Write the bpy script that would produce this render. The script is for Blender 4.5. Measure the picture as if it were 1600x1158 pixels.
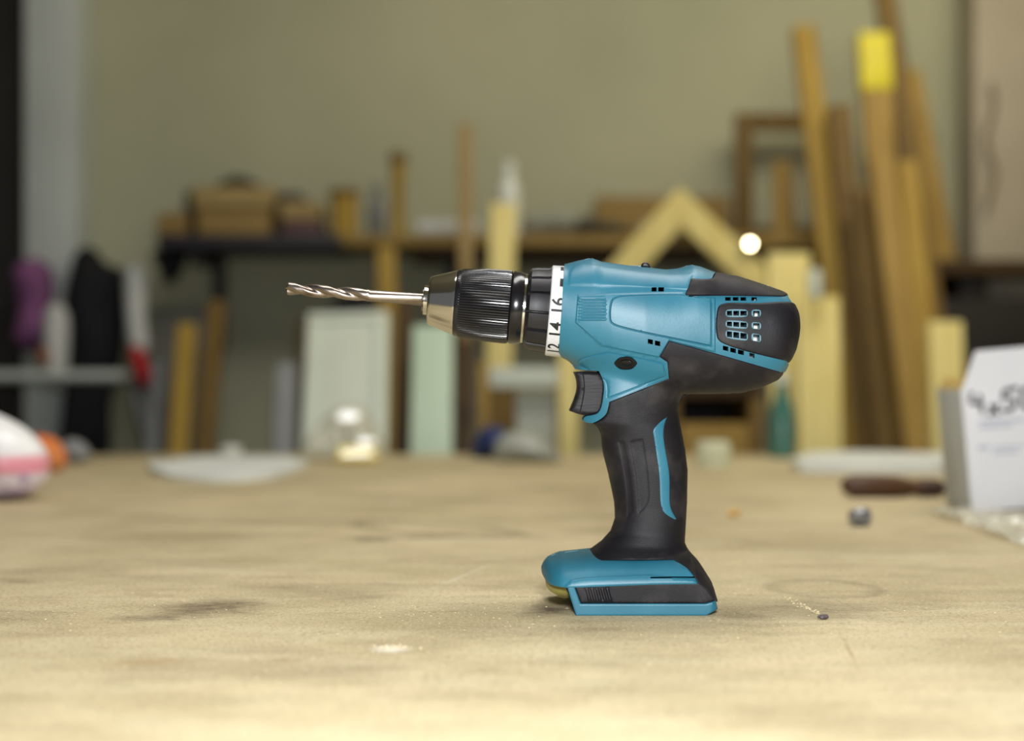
import bpy, bmesh, math, random
import numpy as np
from mathutils import Vector, Matrix, noise as mnoise
from mathutils.geometry import delaunay_2d_cdt

random.seed(7)
rng = np.random.default_rng(7)
SC = bpy.context.scene
COL = SC.collection
R = math.radians
for o in list(bpy.data.objects):
    bpy.data.objects.remove(o, do_unlink=True)

# ------------------------------------------------------------------ camera, light, exposure
F = 2400.0            # focal length in pixels of a 1600 px wide frame
CZ = 0.122            # lens height above the bench top
cam = bpy.data.cameras.new('camera')
cam.sensor_fit = 'HORIZONTAL'
cam.sensor_width = 36.0
cam.lens = 36.0 * F / 1600.0
cam.clip_start = 0.02
cam.dof.use_dof = True
cam.dof.focus_distance = 0.772
cam.dof.aperture_fstop = 4.1
camo = bpy.data.objects.new('camera', cam)
COL.objects.link(camo)
camo.location = (0, 0, CZ)
camo.rotation_euler = (R(90), 0, 0)
SC.camera = camo

SC.view_settings.view_transform = 'Standard'
SC.view_settings.look = 'None'
SC.view_settings.gamma = 1.0
SC.view_settings.use_curve_mapping = False
SC.view_settings.exposure = 0.36

world = bpy.data.worlds.new('workshop_air')
SC.world = world
world.use_nodes = True
world.node_tree.nodes['Background'].inputs[0].default_value = (0.92, 0.95, 1.0, 1)
world.node_tree.nodes['Background'].inputs[1].default_value = 0.13


def area(name, loc, target, size, power, col, size_y=None, shape='RECTANGLE'):
    l = bpy.data.lights.new(name, 'AREA')
    l.shape = shape
    l.size = size
    if shape == 'RECTANGLE':
        l.size_y = size_y or size
    l.energy = power
    l.color = col
    o = bpy.data.objects.new(name, l)
    COL.objects.link(o)
    o.location = loc
    o.rotation_euler = (Vector(target) - Vector(loc)).to_track_quat('-Z', 'Y').to_euler()
    return o


area('camera_flash', (0.02, 0.05, 0.26), (0.06, 0.8, 0.06), 0.10, 5.6, (0.965, 0.985, 1.0), shape='DISK')
area('ceiling_lamp', (0.15, 1.15, 1.75), (0.1, 1.2, 0.0), 1.3, 17, (1.0, 0.97, 0.93), size_y=0.5)
area('ceiling_lamp', (1.0, 2.1, 1.55), (0.75, 3.0, 0.1), 0.9, 8.0, (1.0, 0.89, 0.62), size_y=0.4)

# ------------------------------------------------------------------ helpers: coordinates
def P(px, py, d):
    return Vector(((px - 800.0) / F * d, d, CZ - (py - 579.0) / F * d))


def ground(px, py):
    d = F * CZ / (py - 579.0)
    return Vector(((px - 800.0) / F * d, d, 0.0))


# ------------------------------------------------------------------ helpers: materials
MATS = {}


def nodes_of(name):
    m = bpy.data.materials.new(name)
    m.use_nodes = True
    nt = m.node_tree
    b = nt.nodes['Principled BSDF']
    return m, nt, b


def srgb(r, g, b):
    f = lambda c: (c / 255 / 12.92) if c / 255 <= 0.04045 else ((c / 255 + 0.055) / 1.055) ** 2.4
    return (f(r), f(g), f(b), 1.0)


def pmat(name, col, rough=0.5, metal=0.0, col2=None, scale=30.0, lo=0.4, hi=0.7, bump=0.0, bscale=None,
         stretch=(1, 1, 1), spec=0.5, detail=5, coat=0.0):
    if name in MATS:
        return MATS[name]
    m, nt, b = nodes_of(name)
    b.inputs['Base Color'].default_value = col
    b.inputs['Roughness'].default_value = rough
    b.inputs['Metallic'].default_value = metal
    b.inputs['Specular IOR Level'].default_value = spec
    b.inputs['Coat Weight'].default_value = coat
    tc = nt.nodes.new('ShaderNodeTexCoord')
    mp = nt.nodes.new('ShaderNodeMapping')
    mp.inputs['Scale'].default_value = stretch
    nt.links.new(tc.outputs['Object'], mp.inputs['Vector'])
    n = nt.nodes.new('ShaderNodeTexNoise')
    n.inputs['Scale'].default_value = scale
    n.inputs['Detail'].default_value = detail
    nt.links.new(mp.outputs[0], n.inputs['Vector'])
    if col2 is not None:
        r = nt.nodes.new('ShaderNodeValToRGB')
        r.color_ramp.elements[0].position = lo
        r.color_ramp.elements[0].color = col
        r.color_ramp.elements[1].position = hi
        r.color_ramp.elements[1].color = col2
        nt.links.new(n.outputs['Fac'], r.inputs[0])
        nt.links.new(r.outputs[0], b.inputs['Base Color'])
    if bump > 0:
        n2 = nt.nodes.new('ShaderNodeTexNoise')
        n2.inputs['Scale'].default_value = bscale or scale
        n2.inputs['Detail'].default_value = 4
        nt.links.new(mp.outputs[0], n2.inputs['Vector'])
        bp = nt.nodes.new('ShaderNodeBump')
        bp.inputs['Strength'].default_value = bump
        bp.inputs['Distance'].default_value = 0.001
        nt.links.new(n2.outputs['Fac'], bp.inputs['Height'])
        nt.links.new(bp.outputs[0], b.inputs['Normal'])
    MATS[name] = m
    return m


def wood(name, c1, c2, rough=0.6):
    """grain runs along the local z axis"""
    return pmat(name, c1, rough, 0, c2, 14.0, 0.35, 0.68, 0.15, 60, (6, 6, 0.5), 0.3, 6)


# ------------------------------------------------------------------ helpers: objects
def link(name, me, mat=None, parent=None, smooth=None):
    o = bpy.data.objects.new(name, me)
    COL.objects.link(o)
    if mat is not None and len(me.materials) == 0:
        me.materials.append(mat)
    if parent is not None:
        o.parent = parent
    if smooth is not None:
        me.polygons.foreach_set('use_smooth', [True] * len(me.polygons))
        me.set_sharp_from_angle(angle=R(smooth))
    return o


def tag(o, label, cat, group=None, kind=None):
    o['label'] = label
    o['category'] = cat
    if group:
        o['group'] = group
    if kind:
        o['kind'] = kind
    return o


def thing(name, label, cat, loc=(0, 0, 0), rot=(0, 0, 0), group=None):
    o = bpy.data.objects.new(name, None)
    o.empty_display_size = 0.05
    COL.objects.link(o)
    o.location = loc
    o.rotation_euler = rot
    return tag(o, label, cat, group)


def struct(o):
    o['kind'] = 'structure'
    return o


def mesh_of(bm, name='mesh'):
    me = bpy.data.meshes.new(name)
    bm.to_mesh(me)
    bm.free()
    return me


def add_box(bm, lo, hi, bevel=0.0, seg=2):
    g = bmesh.ops.create_cube(bm, size=1.0)
    vs = g['verts']
    lo, hi = Vector(lo), Vector(hi)
    c, s = (lo + hi) / 2, hi - lo
    for v in vs:
        v.co = Vector((v.co.x * s.x + c.x, v.co.y * s.y + c.y, v.co.z * s.z + c.z))
    if bevel > 0:
        es = list({e for v in vs for e in v.link_edges})
        bmesh.ops.bevel(bm, geom=es, offset=bevel, segments=seg, affect='EDGES', profile=0.6)


def box(name, lo, hi, mat, parent=None, bevel=0.002):
    bm = bmesh.new()
    add_box(bm, lo, hi, bevel)
    return link(name, mesh_of(bm, name), mat, parent, 40)


def pbox(name, x0, y0, x1, y1, d, depth, mat, bevel=0.003):
    """upright box whose front face covers the pixel rectangle at distance d; origin at its base"""
    a, b = P(x0, y1, d), P(x1, y0, d)
    c = Vector(((a.x + b.x) / 2, d + depth / 2, a.z))
    o = box(name, (a.x - c.x, -depth / 2, 0), (b.x - c.x, depth / 2, b.z - a.z), mat, None, bevel)
    o.location = c
    return o


def lathe_bm(profile, seg=32, bm=None, cap=True):
    """profile: (r, z) list, turned about z"""
    bm = bm or bmesh.new()
    rings = []
    for r, z in profile:
        rings.append([bm.verts.new((r * math.cos(2 * math.pi * k / seg), r * math.sin(2 * math.pi * k / seg), z))
                      for k in range(seg)])
    for a, b in zip(rings, rings[1:]):
        for k in range(seg):
            bm.faces.new((a[k], a[(k + 1) % seg], b[(k + 1) % seg], b[k]))
    if cap:
        bm.faces.new(list(reversed(rings[0])))
        bm.faces.new(rings[-1])
    return bm


def lathe(name, profile, mat, parent=None, seg=32, loc=(0, 0, 0), smooth=35):
    o = link(name, mesh_of(lathe_bm(profile, seg), name), mat, parent, smooth)
    o.location = loc
    return o


def tube_bm(pts, r, seg=10, bm=None):
    bm = bm or bmesh.new()
    pts = [Vector(p) for p in pts]
    rings = []
    for i, p in enumerate(pts):
        t = (pts[min(i + 1, len(pts) - 1)] - pts[max(i - 1, 0)]).normalized()
        up = Vector((0, 0, 1)) if abs(t.z) < 0.9 else Vector((1, 0, 0))
        u = t.cross(up).normalized()
        w = t.cross(u).normalized()
        rr = r[i] if isinstance(r, (list, tuple)) else r
        rings.append([bm.verts.new(p + u * rr * math.cos(2 * math.pi * k / seg) + w * rr * math.sin(2 * math.pi * k / seg))
                      for k in range(seg)])
    for a, b in zip(rings, rings[1:]):
        for k in range(seg):
            bm.faces.new((a[k], b[k], b[(k + 1) % seg], a[(k + 1) % seg]))
    bm.faces.new(rings[0])
    bm.faces.new(list(reversed(rings[-1])))
    bmesh.ops.recalc_face_normals(bm, faces=bm.faces[:])
    return bm


# ------------------------------------------------------------------ helpers: 2D outlines and inflated shells
def spline(pts, step, closed=True):
    """points (x, y) are smooth, (x, y, 1) are corners; returns an evenly resampled closed outline"""
    P2 = [np.array(p[:2], float) for p in pts]
    C = [len(p) > 2 for p in pts]
    n = len(P2)
    out = []
    for i in range(n):
        p1, p2 = P2[i], P2[(i + 1) % n]
        p0 = P2[(i - 1) % n] if not C[i] else p1 + (p1 - p2) * 0.01
        p3 = P2[(i + 2) % n] if not C[(i + 1) % n] else p2 + (p2 - p1) * 0.01
        L = np.linalg.norm(p2 - p1)
        k = max(1, int(round(L / step)))
        if C[i] and C[(i + 1) % n]:
            for j in range(k):
                out.append(p1 + (p2 - p1) * j / k)
            continue
        a = 0.5
        t0 = 0.0
        t1 = t0 + max(np.linalg.norm(p1 - p0), 1e-6) ** a
        t2 = t1 + max(L, 1e-6) ** a
        t3 = t2 + max(np.linalg.norm(p3 - p2), 1e-6) ** a
        for j in range(k):
            t = t1 + (t2 - t1) * j / k
            A1 = (t1 - t) / (t1 - t0) * p0 + (t - t0) / (t1 - t0) * p1
            A2 = (t2 - t) / (t2 - t1) * p1 + (t - t1) / (t2 - t1) * p2
            A3 = (t3 - t) / (t3 - t2) * p2 + (t - t2) / (t3 - t2) * p3
            B1 = (t2 - t) / (t2 - t0) * A1 + (t - t0) / (t2 - t0) * A2
            B2 = (t3 - t) / (t3 - t1) * A2 + (t - t1) / (t3 - t1) * A3
            out.append((t2 - t) / (t2 - t1) * B1 + (t - t1) / (t2 - t1) * B2)
    return np.array(out)


def inside(poly, q):
    x, y = q[:, 0], q[:, 1]
    res = np.zeros(len(q), bool)
    a, b = poly, np.roll(poly, -1, 0)
    for (x1, y1), (x2, y2) in zip(a, b):
        if y1 == y2:
            continue
        c = ((y1 > y) != (y2 > y)) & (x < (x2 - x1) * (y - y1) / (y2 - y1) + x1)
        res ^= c
    return res


def dist(poly, q):
    d = np.full(len(q), 1e9)
    for a, b in zip(poly, np.roll(poly, -1, 0)):
        e = b - a
        L = max(e @ e, 1e-12)
        t = np.clip(((q - a) @ e) / L, 0, 1)
        v = q - (a + t[:, None] * e)
        d = np.minimum(d, np.einsum('ij,ij->i', v, v))
    return np.sqrt(d)


def sdist(poly, q):
    return np.where(inside(poly, q), 1, -1) * dist(poly, q)


def ring(poly, off):
    """points at a distance inside (off > 0) or outside the outline"""
    t = np.roll(poly, -1, 0) - np.roll(poly, 1, 0)
    t /= np.maximum(np.linalg.norm(t, axis=1), 1e-9)[:, None]
    nrm = np.stack([-t[:, 1], t[:, 0]], 1)
    area2 = np.sum(poly[:, 0] * np.roll(poly[:, 1], -1) - poly[:, 1] * np.roll(poly[:, 0], -1))
    if area2 < 0:
        nrm = -nrm
    q = poly + nrm * off
    s = sdist(poly, q)
    ok = (np.abs(np.abs(s) - abs(off)) < abs(off) * 0.25) & (np.sign(s) == np.sign(off))
    return q[ok]


def fill2d(outer, feats, holes, step, rings, frings=()):
    pts = [outer]
    edges = []
    cnt = len(outer)
    edges += [(i, (i + 1) % cnt) for i in range(cnt)]
    lines = [outer]
    for f in list(feats) + list(holes):
        n = len(f)
        pts.append(f)
        edges += [(cnt + i, cnt + (i + 1) % n) for i in range(n)]
        cnt += n
        lines.append(f)
    free = []
    for r in rings:
        free.append(ring(outer, r))
    for f in feats:
        for r in frings:
            free.append(ring(f, r))
    lo, hi = outer.min(0), outer.max(0)
    gx = np.arange(lo[0], hi[0], step)
    gy = np.arange(lo[1], hi[1], step * 0.866)
    g = np.array([(x + (step / 2 if j % 2 else 0), y) for j, y in enumerate(gy) for x in gx])
    g = g[inside(outer, g)]
    near = min(step * 0.6, max([abs(r) for r in list(rings) + list(frings)] + [0]) + step * 0.35) if (rings or frings) else step * 0.5
    keep = dist(outer, g) > near
    for l in lines[1:]:
        keep &= dist(l, g) > step * 0.5
    g = g[keep]
    fr = [a for a in free if len(a)]
    if fr:
        fr = np.concatenate(fr)
        fr = fr[inside(outer, fr)]
        k = dist(outer, fr) > 0.08 * min(step, 2)
        fr = fr[k]
        allp = np.concatenate(pts + [fr, g])
    else:
        allp = np.concatenate(pts + [g])
    v, e, f, _, _, _ = delaunay_2d_cdt([Vector(p) for p in allp], edges, [], 0, 1e-5)
    v = np.array([tuple(a) for a in v])
    tri = np.array([t for t in f if len(t) == 3])
    c = v[tri].mean(1)
    ok = inside(outer, c)
    for h in holes:
        ok &= ~inside(h, c)
    tri = tri[ok]
    used = np.unique(tri)
    remap = -np.ones(len(v), int)
    remap[used] = np.arange(len(used))
    v, tri = v[used], remap[tri]
    A = v[tri]
    cr = (A[:, 1, 0] - A[:, 0, 0]) * (A[:, 2, 1] - A[:, 0, 1]) - (A[:, 1, 1] - A[:, 0, 1]) * (A[:, 2, 0] - A[:, 0, 0])
    tri[cr < 0] = tri[cr < 0][:, ::-1]
    return v, tri[np.abs(cr) > 1e-12]


def shell_mesh(name, v, tri, w, skirt, to3d, mirror=True):
    """two mirrored surfaces at depth -w and +w with rims running inwards; v is in a y-up plane"""
    n = len(v)
    cnt = {}
    for t in tri:
        for a, b in ((t[0], t[1]), (t[1], t[2]), (t[2], t[0])):
            cnt[(a, b)] = 1
    bound = [(a, b) for (a, b) in cnt if (b, a) not in cnt]
    bi = sorted({i for e in bound for i in e})
    idx = {i: k for k, i in enumerate(bi)}
    inner = np.maximum(0.0, w[bi] - skirt)
    verts, faces = [], []

    def side(sg):
        base = len(verts)
        verts.extend(to3d(v, sg * w))
        verts.extend(to3d(v[bi], sg * inner))
        for t in tri:
            q = [base + int(k) for k in t]
            faces.append(q if sg < 0 else q[::-1])
        for a, b in bound:
            q = [base + b, base + a, base + n + idx[a], base + n + idx[b]]
            faces.append(q if sg < 0 else q[::-1])
    side(-1)
    if mirror:
        side(1)
    me = bpy.data.meshes.new(name)
    me.from_pydata([tuple(p) for p in verts], [], [[int(i) for i in f] for f in faces])
    bm = bmesh.new()
    bm.from_mesh(me)
    bmesh.ops.remove_doubles(bm, verts=bm.verts[:], dist=1e-5)
    bmesh.ops.dissolve_degenerate(bm, edges=bm.edges[:], dist=1e-6)
    bm.to_mesh(me)
    bm.free()
    return me


def blob(name, pts, d, W, mat, parent=None, Rr=None, fold=0.0, fscale=20.0, p=2.0, loc=None, n=26, seed=0.0):
    """solid with the given outline (frame pixels at distance d), half thickness W, soft rounded rim, folds"""
    q = np.array([tuple(x[:2]) for x in pts], float)
    size = max(np.ptp(q[:, 0]), np.ptp(q[:, 1])) / F * d
    c = loc if loc is not None else P((q[:, 0].min() + q[:, 0].max()) / 2, q[:, 1].max(), d)
    mp = []
    for x in pts:
        w_ = P(x[0], x[1], d)
        mp.append((w_.x - c[0], w_.z - c[2]) + tuple(x[2:]))
    step = size / n
    outer = spline(mp, step)
    Rr = Rr or W
    v, tri = fill2d(outer, [], [], step, [Rr * 0.06, Rr * 0.2, Rr * 0.45] if Rr * 0.06 > 1e-4 else [])
    dd = dist(outer, v)
    s = 1 - np.clip(dd / Rr, 0, 1)
    w = W * np.maximum(0, 1 - s ** p) ** (1 / p)
    if fold:
        nz = np.array([mnoise.noise(Vector((a * fscale, b * fscale * 0.35, seed))) for a, b in v])
        w = w * (1 + fold * nz)
    to3d = lambda vv, y: [(a, yy + c[1] * 0, b) for (a, b), yy in zip(vv, y)]
    me = shell_mesh(name, v, tri, w, 0.0, to3d)
    o = link(name, me, mat, parent, 50)
    if parent is None:
        o.location = (c[0], d, c[2])
    else:
        o.location = Vector((c[0], d, c[2])) - parent.location
    return o


# ------------------------------------------------------------------ materials
M_wall = pmat('wall_plaster', srgb(172, 173, 146), 0.85, 0, srgb(188, 187, 158), 2.2, 0.3, 0.7, 0.3, 30)
M_pillar = pmat('pale_grey_paint', srgb(206, 213, 210), 0.6, 0, srgb(186, 192, 190), 3, 0.3, 0.7)
M_pillar2 = pmat('pinkish_grey_paint', srgb(186, 176, 156), 0.7, 0, srgb(168, 158, 138), 4, 0.3, 0.7)
M_dark = pmat('very_dark_brown', srgb(34, 28, 22), 0.7, 0, srgb(24, 20, 18), 6)
M_floor = pmat('concrete_floor', srgb(110, 104, 92), 0.8, 0, srgb(90, 85, 76), 5, 0.3, 0.7, 0.3, 40)
M_ceil = pmat('ceiling_paint', srgb(200, 196, 180), 0.9)
W_pale = wood('pale_pine', srgb(240, 226, 154), srgb(224, 204, 126))
W_tan = wood('tan_wood', srgb(176, 146, 78), srgb(146, 116, 54))
W_gold = wood('golden_wood', srgb(180, 150, 68), srgb(152, 122, 48))
W_brown = wood('brown_wood', srgb(130, 104, 52), srgb(104, 80, 38))
W_dark = wood('dark_wood', srgb(80, 60, 32), srgb(58, 42, 22))
W_pink = wood('pinkish_wood', srgb(166, 142, 94), srgb(146, 122, 76))
M_card = pmat('cardboard', srgb(148, 122, 70), 0.8, 0, srgb(132, 108, 60), 8)
M_card2 = pmat('light_cardboard', srgb(168, 146, 94), 0.8, 0, srgb(152, 130, 82), 8)
M_navy = pmat('dark_navy_paint', srgb(38, 36, 44), 0.6)
M_black = pmat('black_cloth', srgb(14, 14, 19), 0.9, 0, srgb(22, 22, 30), 20, 0.3, 0.7, 0.3, 200)
M_blackp = pmat('black_plastic', srgb(24, 23, 27), 0.42, 0, srgb(36, 34, 38), 60, 0.45, 0.75)
M_white = pmat('white_board', srgb(214, 222, 208), 0.5, 0, srgb(200, 208, 196), 5)
M_mint = pmat('pale_mint_board', srgb(196, 216, 194), 0.5, 0, srgb(184, 206, 184), 5)
M_paper = pmat('white_paper', srgb(228, 232, 228), 0.6, 0, srgb(214, 220, 218), 12)
M_boxw = pmat('white_card', srgb(246, 248, 255), 0.55, 0, srgb(240, 242, 250), 14)
M_boxg = pmat('grey_card', srgb(196, 201, 202), 0.6, 0, srgb(186, 190, 192), 14)
M_grey = pmat('grey_painted', srgb(140, 142, 144), 0.5, 0, srgb(122, 124, 128), 8)
M_whitecloth = pmat('white_cloth', srgb(214, 216, 214), 0.8, 0, srgb(190, 194, 194), 12, 0.3, 0.7, 0.3, 80)
M_red = pmat('red_cloth', srgb(182, 30, 38), 0.7, 0, srgb(150, 18, 28), 20)
M_purple = pmat('purple_cloth', srgb(150, 92, 144), 0.8, 0, srgb(100, 62, 102), 16, 0.35, 0.65)
M_orange = pmat('orange_cloth', srgb(232, 116, 44), 0.7, 0, srgb(214, 148, 92), 18, 0.4, 0.65)
M_teal = pmat('dark_teal_glass', srgb(66, 116, 104), 0.25, 0, srgb(84, 134, 120), 12)
M_yellow = pmat('yellow_tape', srgb(228, 214, 24), 0.5, 0, srgb(208, 196, 24), 30)
M_bluetarp = pmat('blue_tarp', srgb(34, 52, 104), 0.5, 0, srgb(28, 40, 84), 14)
M_steel = pmat('bright_steel', srgb(158, 148, 140), 0.30, 1.0, srgb(122, 108, 98), 90, 0.4, 0.65)

# ------------------------------------------------------------------ room
YB = 3.3
o = struct(box('wall_back', (-3.2, YB, -0.87), (3.2, YB + 0.1, 1.9), M_wall, None, 0.0))
o = struct(box('wall_left', (-3.2, -1.2, -0.87), (-3.1, YB, 1.9), M_wall, None, 0.0))
o = struct(box('wall_right', (3.1, -1.2, -0.87), (3.2, YB, 1.9), M_wall, None, 0.0))
o = struct(box('floor', (-3.2, -1.2, -0.87), (3.2, YB + 0.1, -0.85), M_floor, None, 0.0))
o = struct(box('ceiling', (-3.2, -1.2, 1.9), (3.2, YB + 0.1, 1.95), M_ceil, None, 0.0))
a, b = P(46, 0, 3.2), P(128, 0, 3.2)
struct(box('trim_1', (a.x, 3.16, -0.85), (b.x, YB, 1.9), M_pillar, None, 0.008))
a, b = P(-200, 0, 3.2), P(40, 0, 3.2)
struct(box('door_1', (a.x, 3.22, -0.85), (b.x, YB, 1.2), M_dark, None, 0.004))
a, b = P(1516, 0, 3.2), P(1640, 0, 3.2)
struct(box('trim_2', (a.x, 3.17, -0.85), (b.x, YB, 1.9), M_pillar2, None, 0.008))

# ------------------------------------------------------------------ workbench with stained top
def bench_material():
    m, nt, b = nodes_of('worn_bench_board')
    N, L = nt.nodes, nt.links
    tc = N.new('ShaderNodeTexCoord')

    def noise(scale, detail=6, stretch=(1, 1, 1), rough=0.6):
        mp = N.new('ShaderNodeMapping')
        mp.inputs['Scale'].default_value = stretch
        L.new(tc.outputs['Object'], mp.inputs[0])
        n = N.new('ShaderNodeTexNoise')
        n.inputs['Scale'].default_value = scale
        n.inputs['Detail'].default_value = detail
        n.inputs['Roughness'].default_value = rough
        L.new(mp.outputs[0], n.inputs['Vector'])
        return n.outputs['Fac']

    def rng_(x, a, b_, c=0.0, d=1.0):
        r = N.new('ShaderNodeMapRange')
        r.inputs[1].default_value, r.inputs[2].default_value = a, b_
        r.inputs[3].default_value, r.inputs[4].default_value = c, d
        L.new(x, r.inputs[0])
        return r.outputs[0]

    def mix(fac, c1, c2):
        mx = N.new('ShaderNodeMix')
        mx.data_type = 'RGBA'
        for s, v in ((0, fac), (6, c1), (7, c2)):
            if isinstance(v, (tuple, float)):
                mx.inputs[s].default_value = v
            else:
                L.new(v, mx.inputs[s])
        return mx.outputs[2]

    def mul(a_, b_):
        mm = N.new('ShaderNodeMath')
        mm.operation = 'MULTIPLY'
        L.new(a_, mm.inputs[0])
        if isinstance(b_, float):
            mm.inputs[1].default_value = b_
        else:
            L.new(b_, mm.inputs[1])
        return mm.outputs[0]

    c = mix(rng_(noise(5, 6, (1, 1, 1)), 0.35, 0.65), srgb(214, 198, 160), srgb(186, 171, 132))
    c = mix(mul(rng_(noise(26, 8, (0.5, 1, 1)), 0.45, 0.72), 0.55), c, srgb(222, 210, 174))
    c = mix(mul(rng_(noise(60, 8, (0.3, 1, 1), 0.7), 0.52, 0.75), 0.5), c, srgb(146, 130, 100))
    c = mix(mul(rng_(noise(9, 8, (0.6, 1.2, 1), 0.7), 0.48, 0.68), 0.58), c, srgb(138, 122, 92))
    c = mix(mul(rng_(noise(420, 3), 0.52, 0.68), 0.55), c, srgb(124, 102, 74))
    c = mix(mul(rng_(noise(650, 2), 0.58, 0.68), 0.7), c, srgb(246, 232, 196))
    warp = noise(34, 6)
    fine = noise(240, 4, (0.5, 1, 1))

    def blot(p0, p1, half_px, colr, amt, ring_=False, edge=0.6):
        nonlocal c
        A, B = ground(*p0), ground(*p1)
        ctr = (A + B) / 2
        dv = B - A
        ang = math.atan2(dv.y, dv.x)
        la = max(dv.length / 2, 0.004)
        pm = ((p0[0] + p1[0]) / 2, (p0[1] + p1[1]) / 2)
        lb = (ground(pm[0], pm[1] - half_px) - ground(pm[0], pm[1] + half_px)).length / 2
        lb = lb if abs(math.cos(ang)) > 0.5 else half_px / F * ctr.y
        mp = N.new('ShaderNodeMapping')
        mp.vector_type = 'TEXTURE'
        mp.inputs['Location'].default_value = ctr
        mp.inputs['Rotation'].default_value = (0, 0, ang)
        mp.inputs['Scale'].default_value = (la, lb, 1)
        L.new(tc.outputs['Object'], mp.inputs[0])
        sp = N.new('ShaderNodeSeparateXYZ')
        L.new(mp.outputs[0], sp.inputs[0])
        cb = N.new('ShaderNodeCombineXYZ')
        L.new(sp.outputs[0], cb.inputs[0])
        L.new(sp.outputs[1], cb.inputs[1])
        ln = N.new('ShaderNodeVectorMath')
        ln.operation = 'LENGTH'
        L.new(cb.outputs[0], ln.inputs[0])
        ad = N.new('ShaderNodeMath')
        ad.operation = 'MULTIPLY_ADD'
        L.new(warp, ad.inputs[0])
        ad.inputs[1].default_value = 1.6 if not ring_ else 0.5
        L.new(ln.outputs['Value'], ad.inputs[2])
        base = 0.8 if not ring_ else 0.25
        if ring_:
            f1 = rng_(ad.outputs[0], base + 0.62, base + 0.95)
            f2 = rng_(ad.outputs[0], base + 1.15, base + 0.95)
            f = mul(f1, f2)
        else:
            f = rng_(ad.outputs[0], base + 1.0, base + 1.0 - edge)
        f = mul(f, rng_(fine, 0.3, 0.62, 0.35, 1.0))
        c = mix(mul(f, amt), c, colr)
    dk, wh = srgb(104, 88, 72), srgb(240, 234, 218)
    blot((215, 968), (425, 934), 16, srgb(94, 78, 64), 0.95, False, 0.9)
    blot((160, 968), (290, 962), 7, dk, 0.45)
    blot((545, 845), (620, 840), 6, srgb(110, 104, 88), 0.8)
    blot((600, 842), (720, 838), 4, srgb(120, 108, 84), 0.5)
    blot((620, 832), (735, 820), 18, srgb(112, 98, 72), 0.55, True)
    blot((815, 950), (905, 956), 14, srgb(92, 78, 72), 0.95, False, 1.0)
    blot((500, 922), (600, 945), 14, dk, 0.4, False, 1.0)
    blot((1205, 922), (1370, 918), 14, dk, 0.4, True)
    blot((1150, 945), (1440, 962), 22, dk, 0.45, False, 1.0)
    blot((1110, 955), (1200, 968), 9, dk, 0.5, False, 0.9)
    blot((670, 922), (790, 872), 4, wh, 0.8, False, 0.9)
    blot((580, 1018), (640, 1010), 7, wh, 1.0, False, 0.7)
    blot((20, 700), (230, 722), 5, srgb(90, 84, 70), 0.6, False, 1.0)
    blot((500, 788), (720, 780), 5, srgb(206, 200, 172), 0.6, False, 1.0)
    blot((1230, 872), (1560, 866), 10, srgb(218, 208, 176), 0.6, False, 1.0)
    blot((250, 880), (430, 890), 5, dk, 0.35, False, 1.0)
    blot((120, 1040), (360, 1028), 7, srgb(168, 132, 84), 0.5, False, 1.0)
    blot((420, 1035), (470, 1030), 5, srgb(140, 100, 66), 0.5, False, 0.9)
    blot((1310, 985), (1345, 1050), 5, srgb(156, 128, 84), 0.6, False, 0.9)
    blot((0, 905), (80, 915), 4, dk, 0.4, False, 1.0)
    L.new(c, b.inputs['Base Color'])
    b.inputs['Roughness'].default_value = 0.62
    b.inputs['Specular IOR Level'].default_value = 0.3
    bp = N.new('ShaderNodeBump')
    bp.inputs['Strength'].default_value = 0.35
    bp.inputs['Distance'].default_value = 0.0006
    L.new(noise(300, 5, (0.6, 1, 1)), bp.inputs['Height'])
    L.new(bp.outputs[0], b.inputs['Normal'])
    return m


bench = thing('workbench', 'wide worn workbench with stained beige board top under the drill', 'workbench', (0, 0, -0.85))
top = box('bench_top', (-1.35, 0.25, -0.04), (1.35, 2.23, 0.0), bench_material(), bench, 0.002)
top.location = (0, 0, 0.85)
for x in (-1.22, 1.22):
    for y in (0.35, 2.1):
        l = box('leg', (-0.04, -0.04, 0), (0.04, 0.04, 0.81), W_brown, bench)
        l.location = (x, y, 0)
for y in (0.35, 2.1):
    box('apron', (-1.18, y - 0.02, 0.70), (1.18, y + 0.02, 0.81), W_brown, bench)

# ------------------------------------------------------------------ the drill
S3 = 1 / 3000.0        # one drawing unit is a third of a millimetre
VX, VZ = 1000.0, 945.0
drill = thing('cordless_drill', 'teal and black cordless drill with steel twist bit standing on the bench without battery',
              'drill', ((VX - 800) * S3, 0.8, 0.0))
M_blue = pmat('teal_plastic', srgb(38, 107, 130), 0.42, 0, srgb(48, 118, 141), 45, 0.35, 0.75, 0.04, 900)
M_rub = pmat('charcoal_rubber', srgb(20, 18, 24), 0.58, 0, srgb(66, 62, 62), 45, 0.50, 0.85, 0.12, 1500, detail=9, spec=0.35)
M_slv = pmat('sleeve_plastic', srgb(20, 19, 22), 0.20, 0, srgb(28, 27, 30), 60, 0.45, 0.75)
M_lab = pmat('ring_label_white', srgb(216, 218, 220), 0.45, 0, srgb(196, 198, 200), 140, 0.45, 0.7)
M_ink = pmat('black_ink', srgb(20, 20, 22), 0.6)
M_chrome = pmat('chrome', srgb(205, 202, 196), 0.13, 1.0)
M_inner = pmat('dark_interior', srgb(14, 14, 15), 0.7)
M_fan = pmat('white_fan', srgb(236, 234, 228), 0.5)
M_rim = pmat('light_blue_edge', srgb(96, 136, 152), 0.4)
M_olive = pmat('olive_plastic', srgb(140, 132, 70), 0.25, 0, srgb(120, 112, 54), 30)

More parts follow.
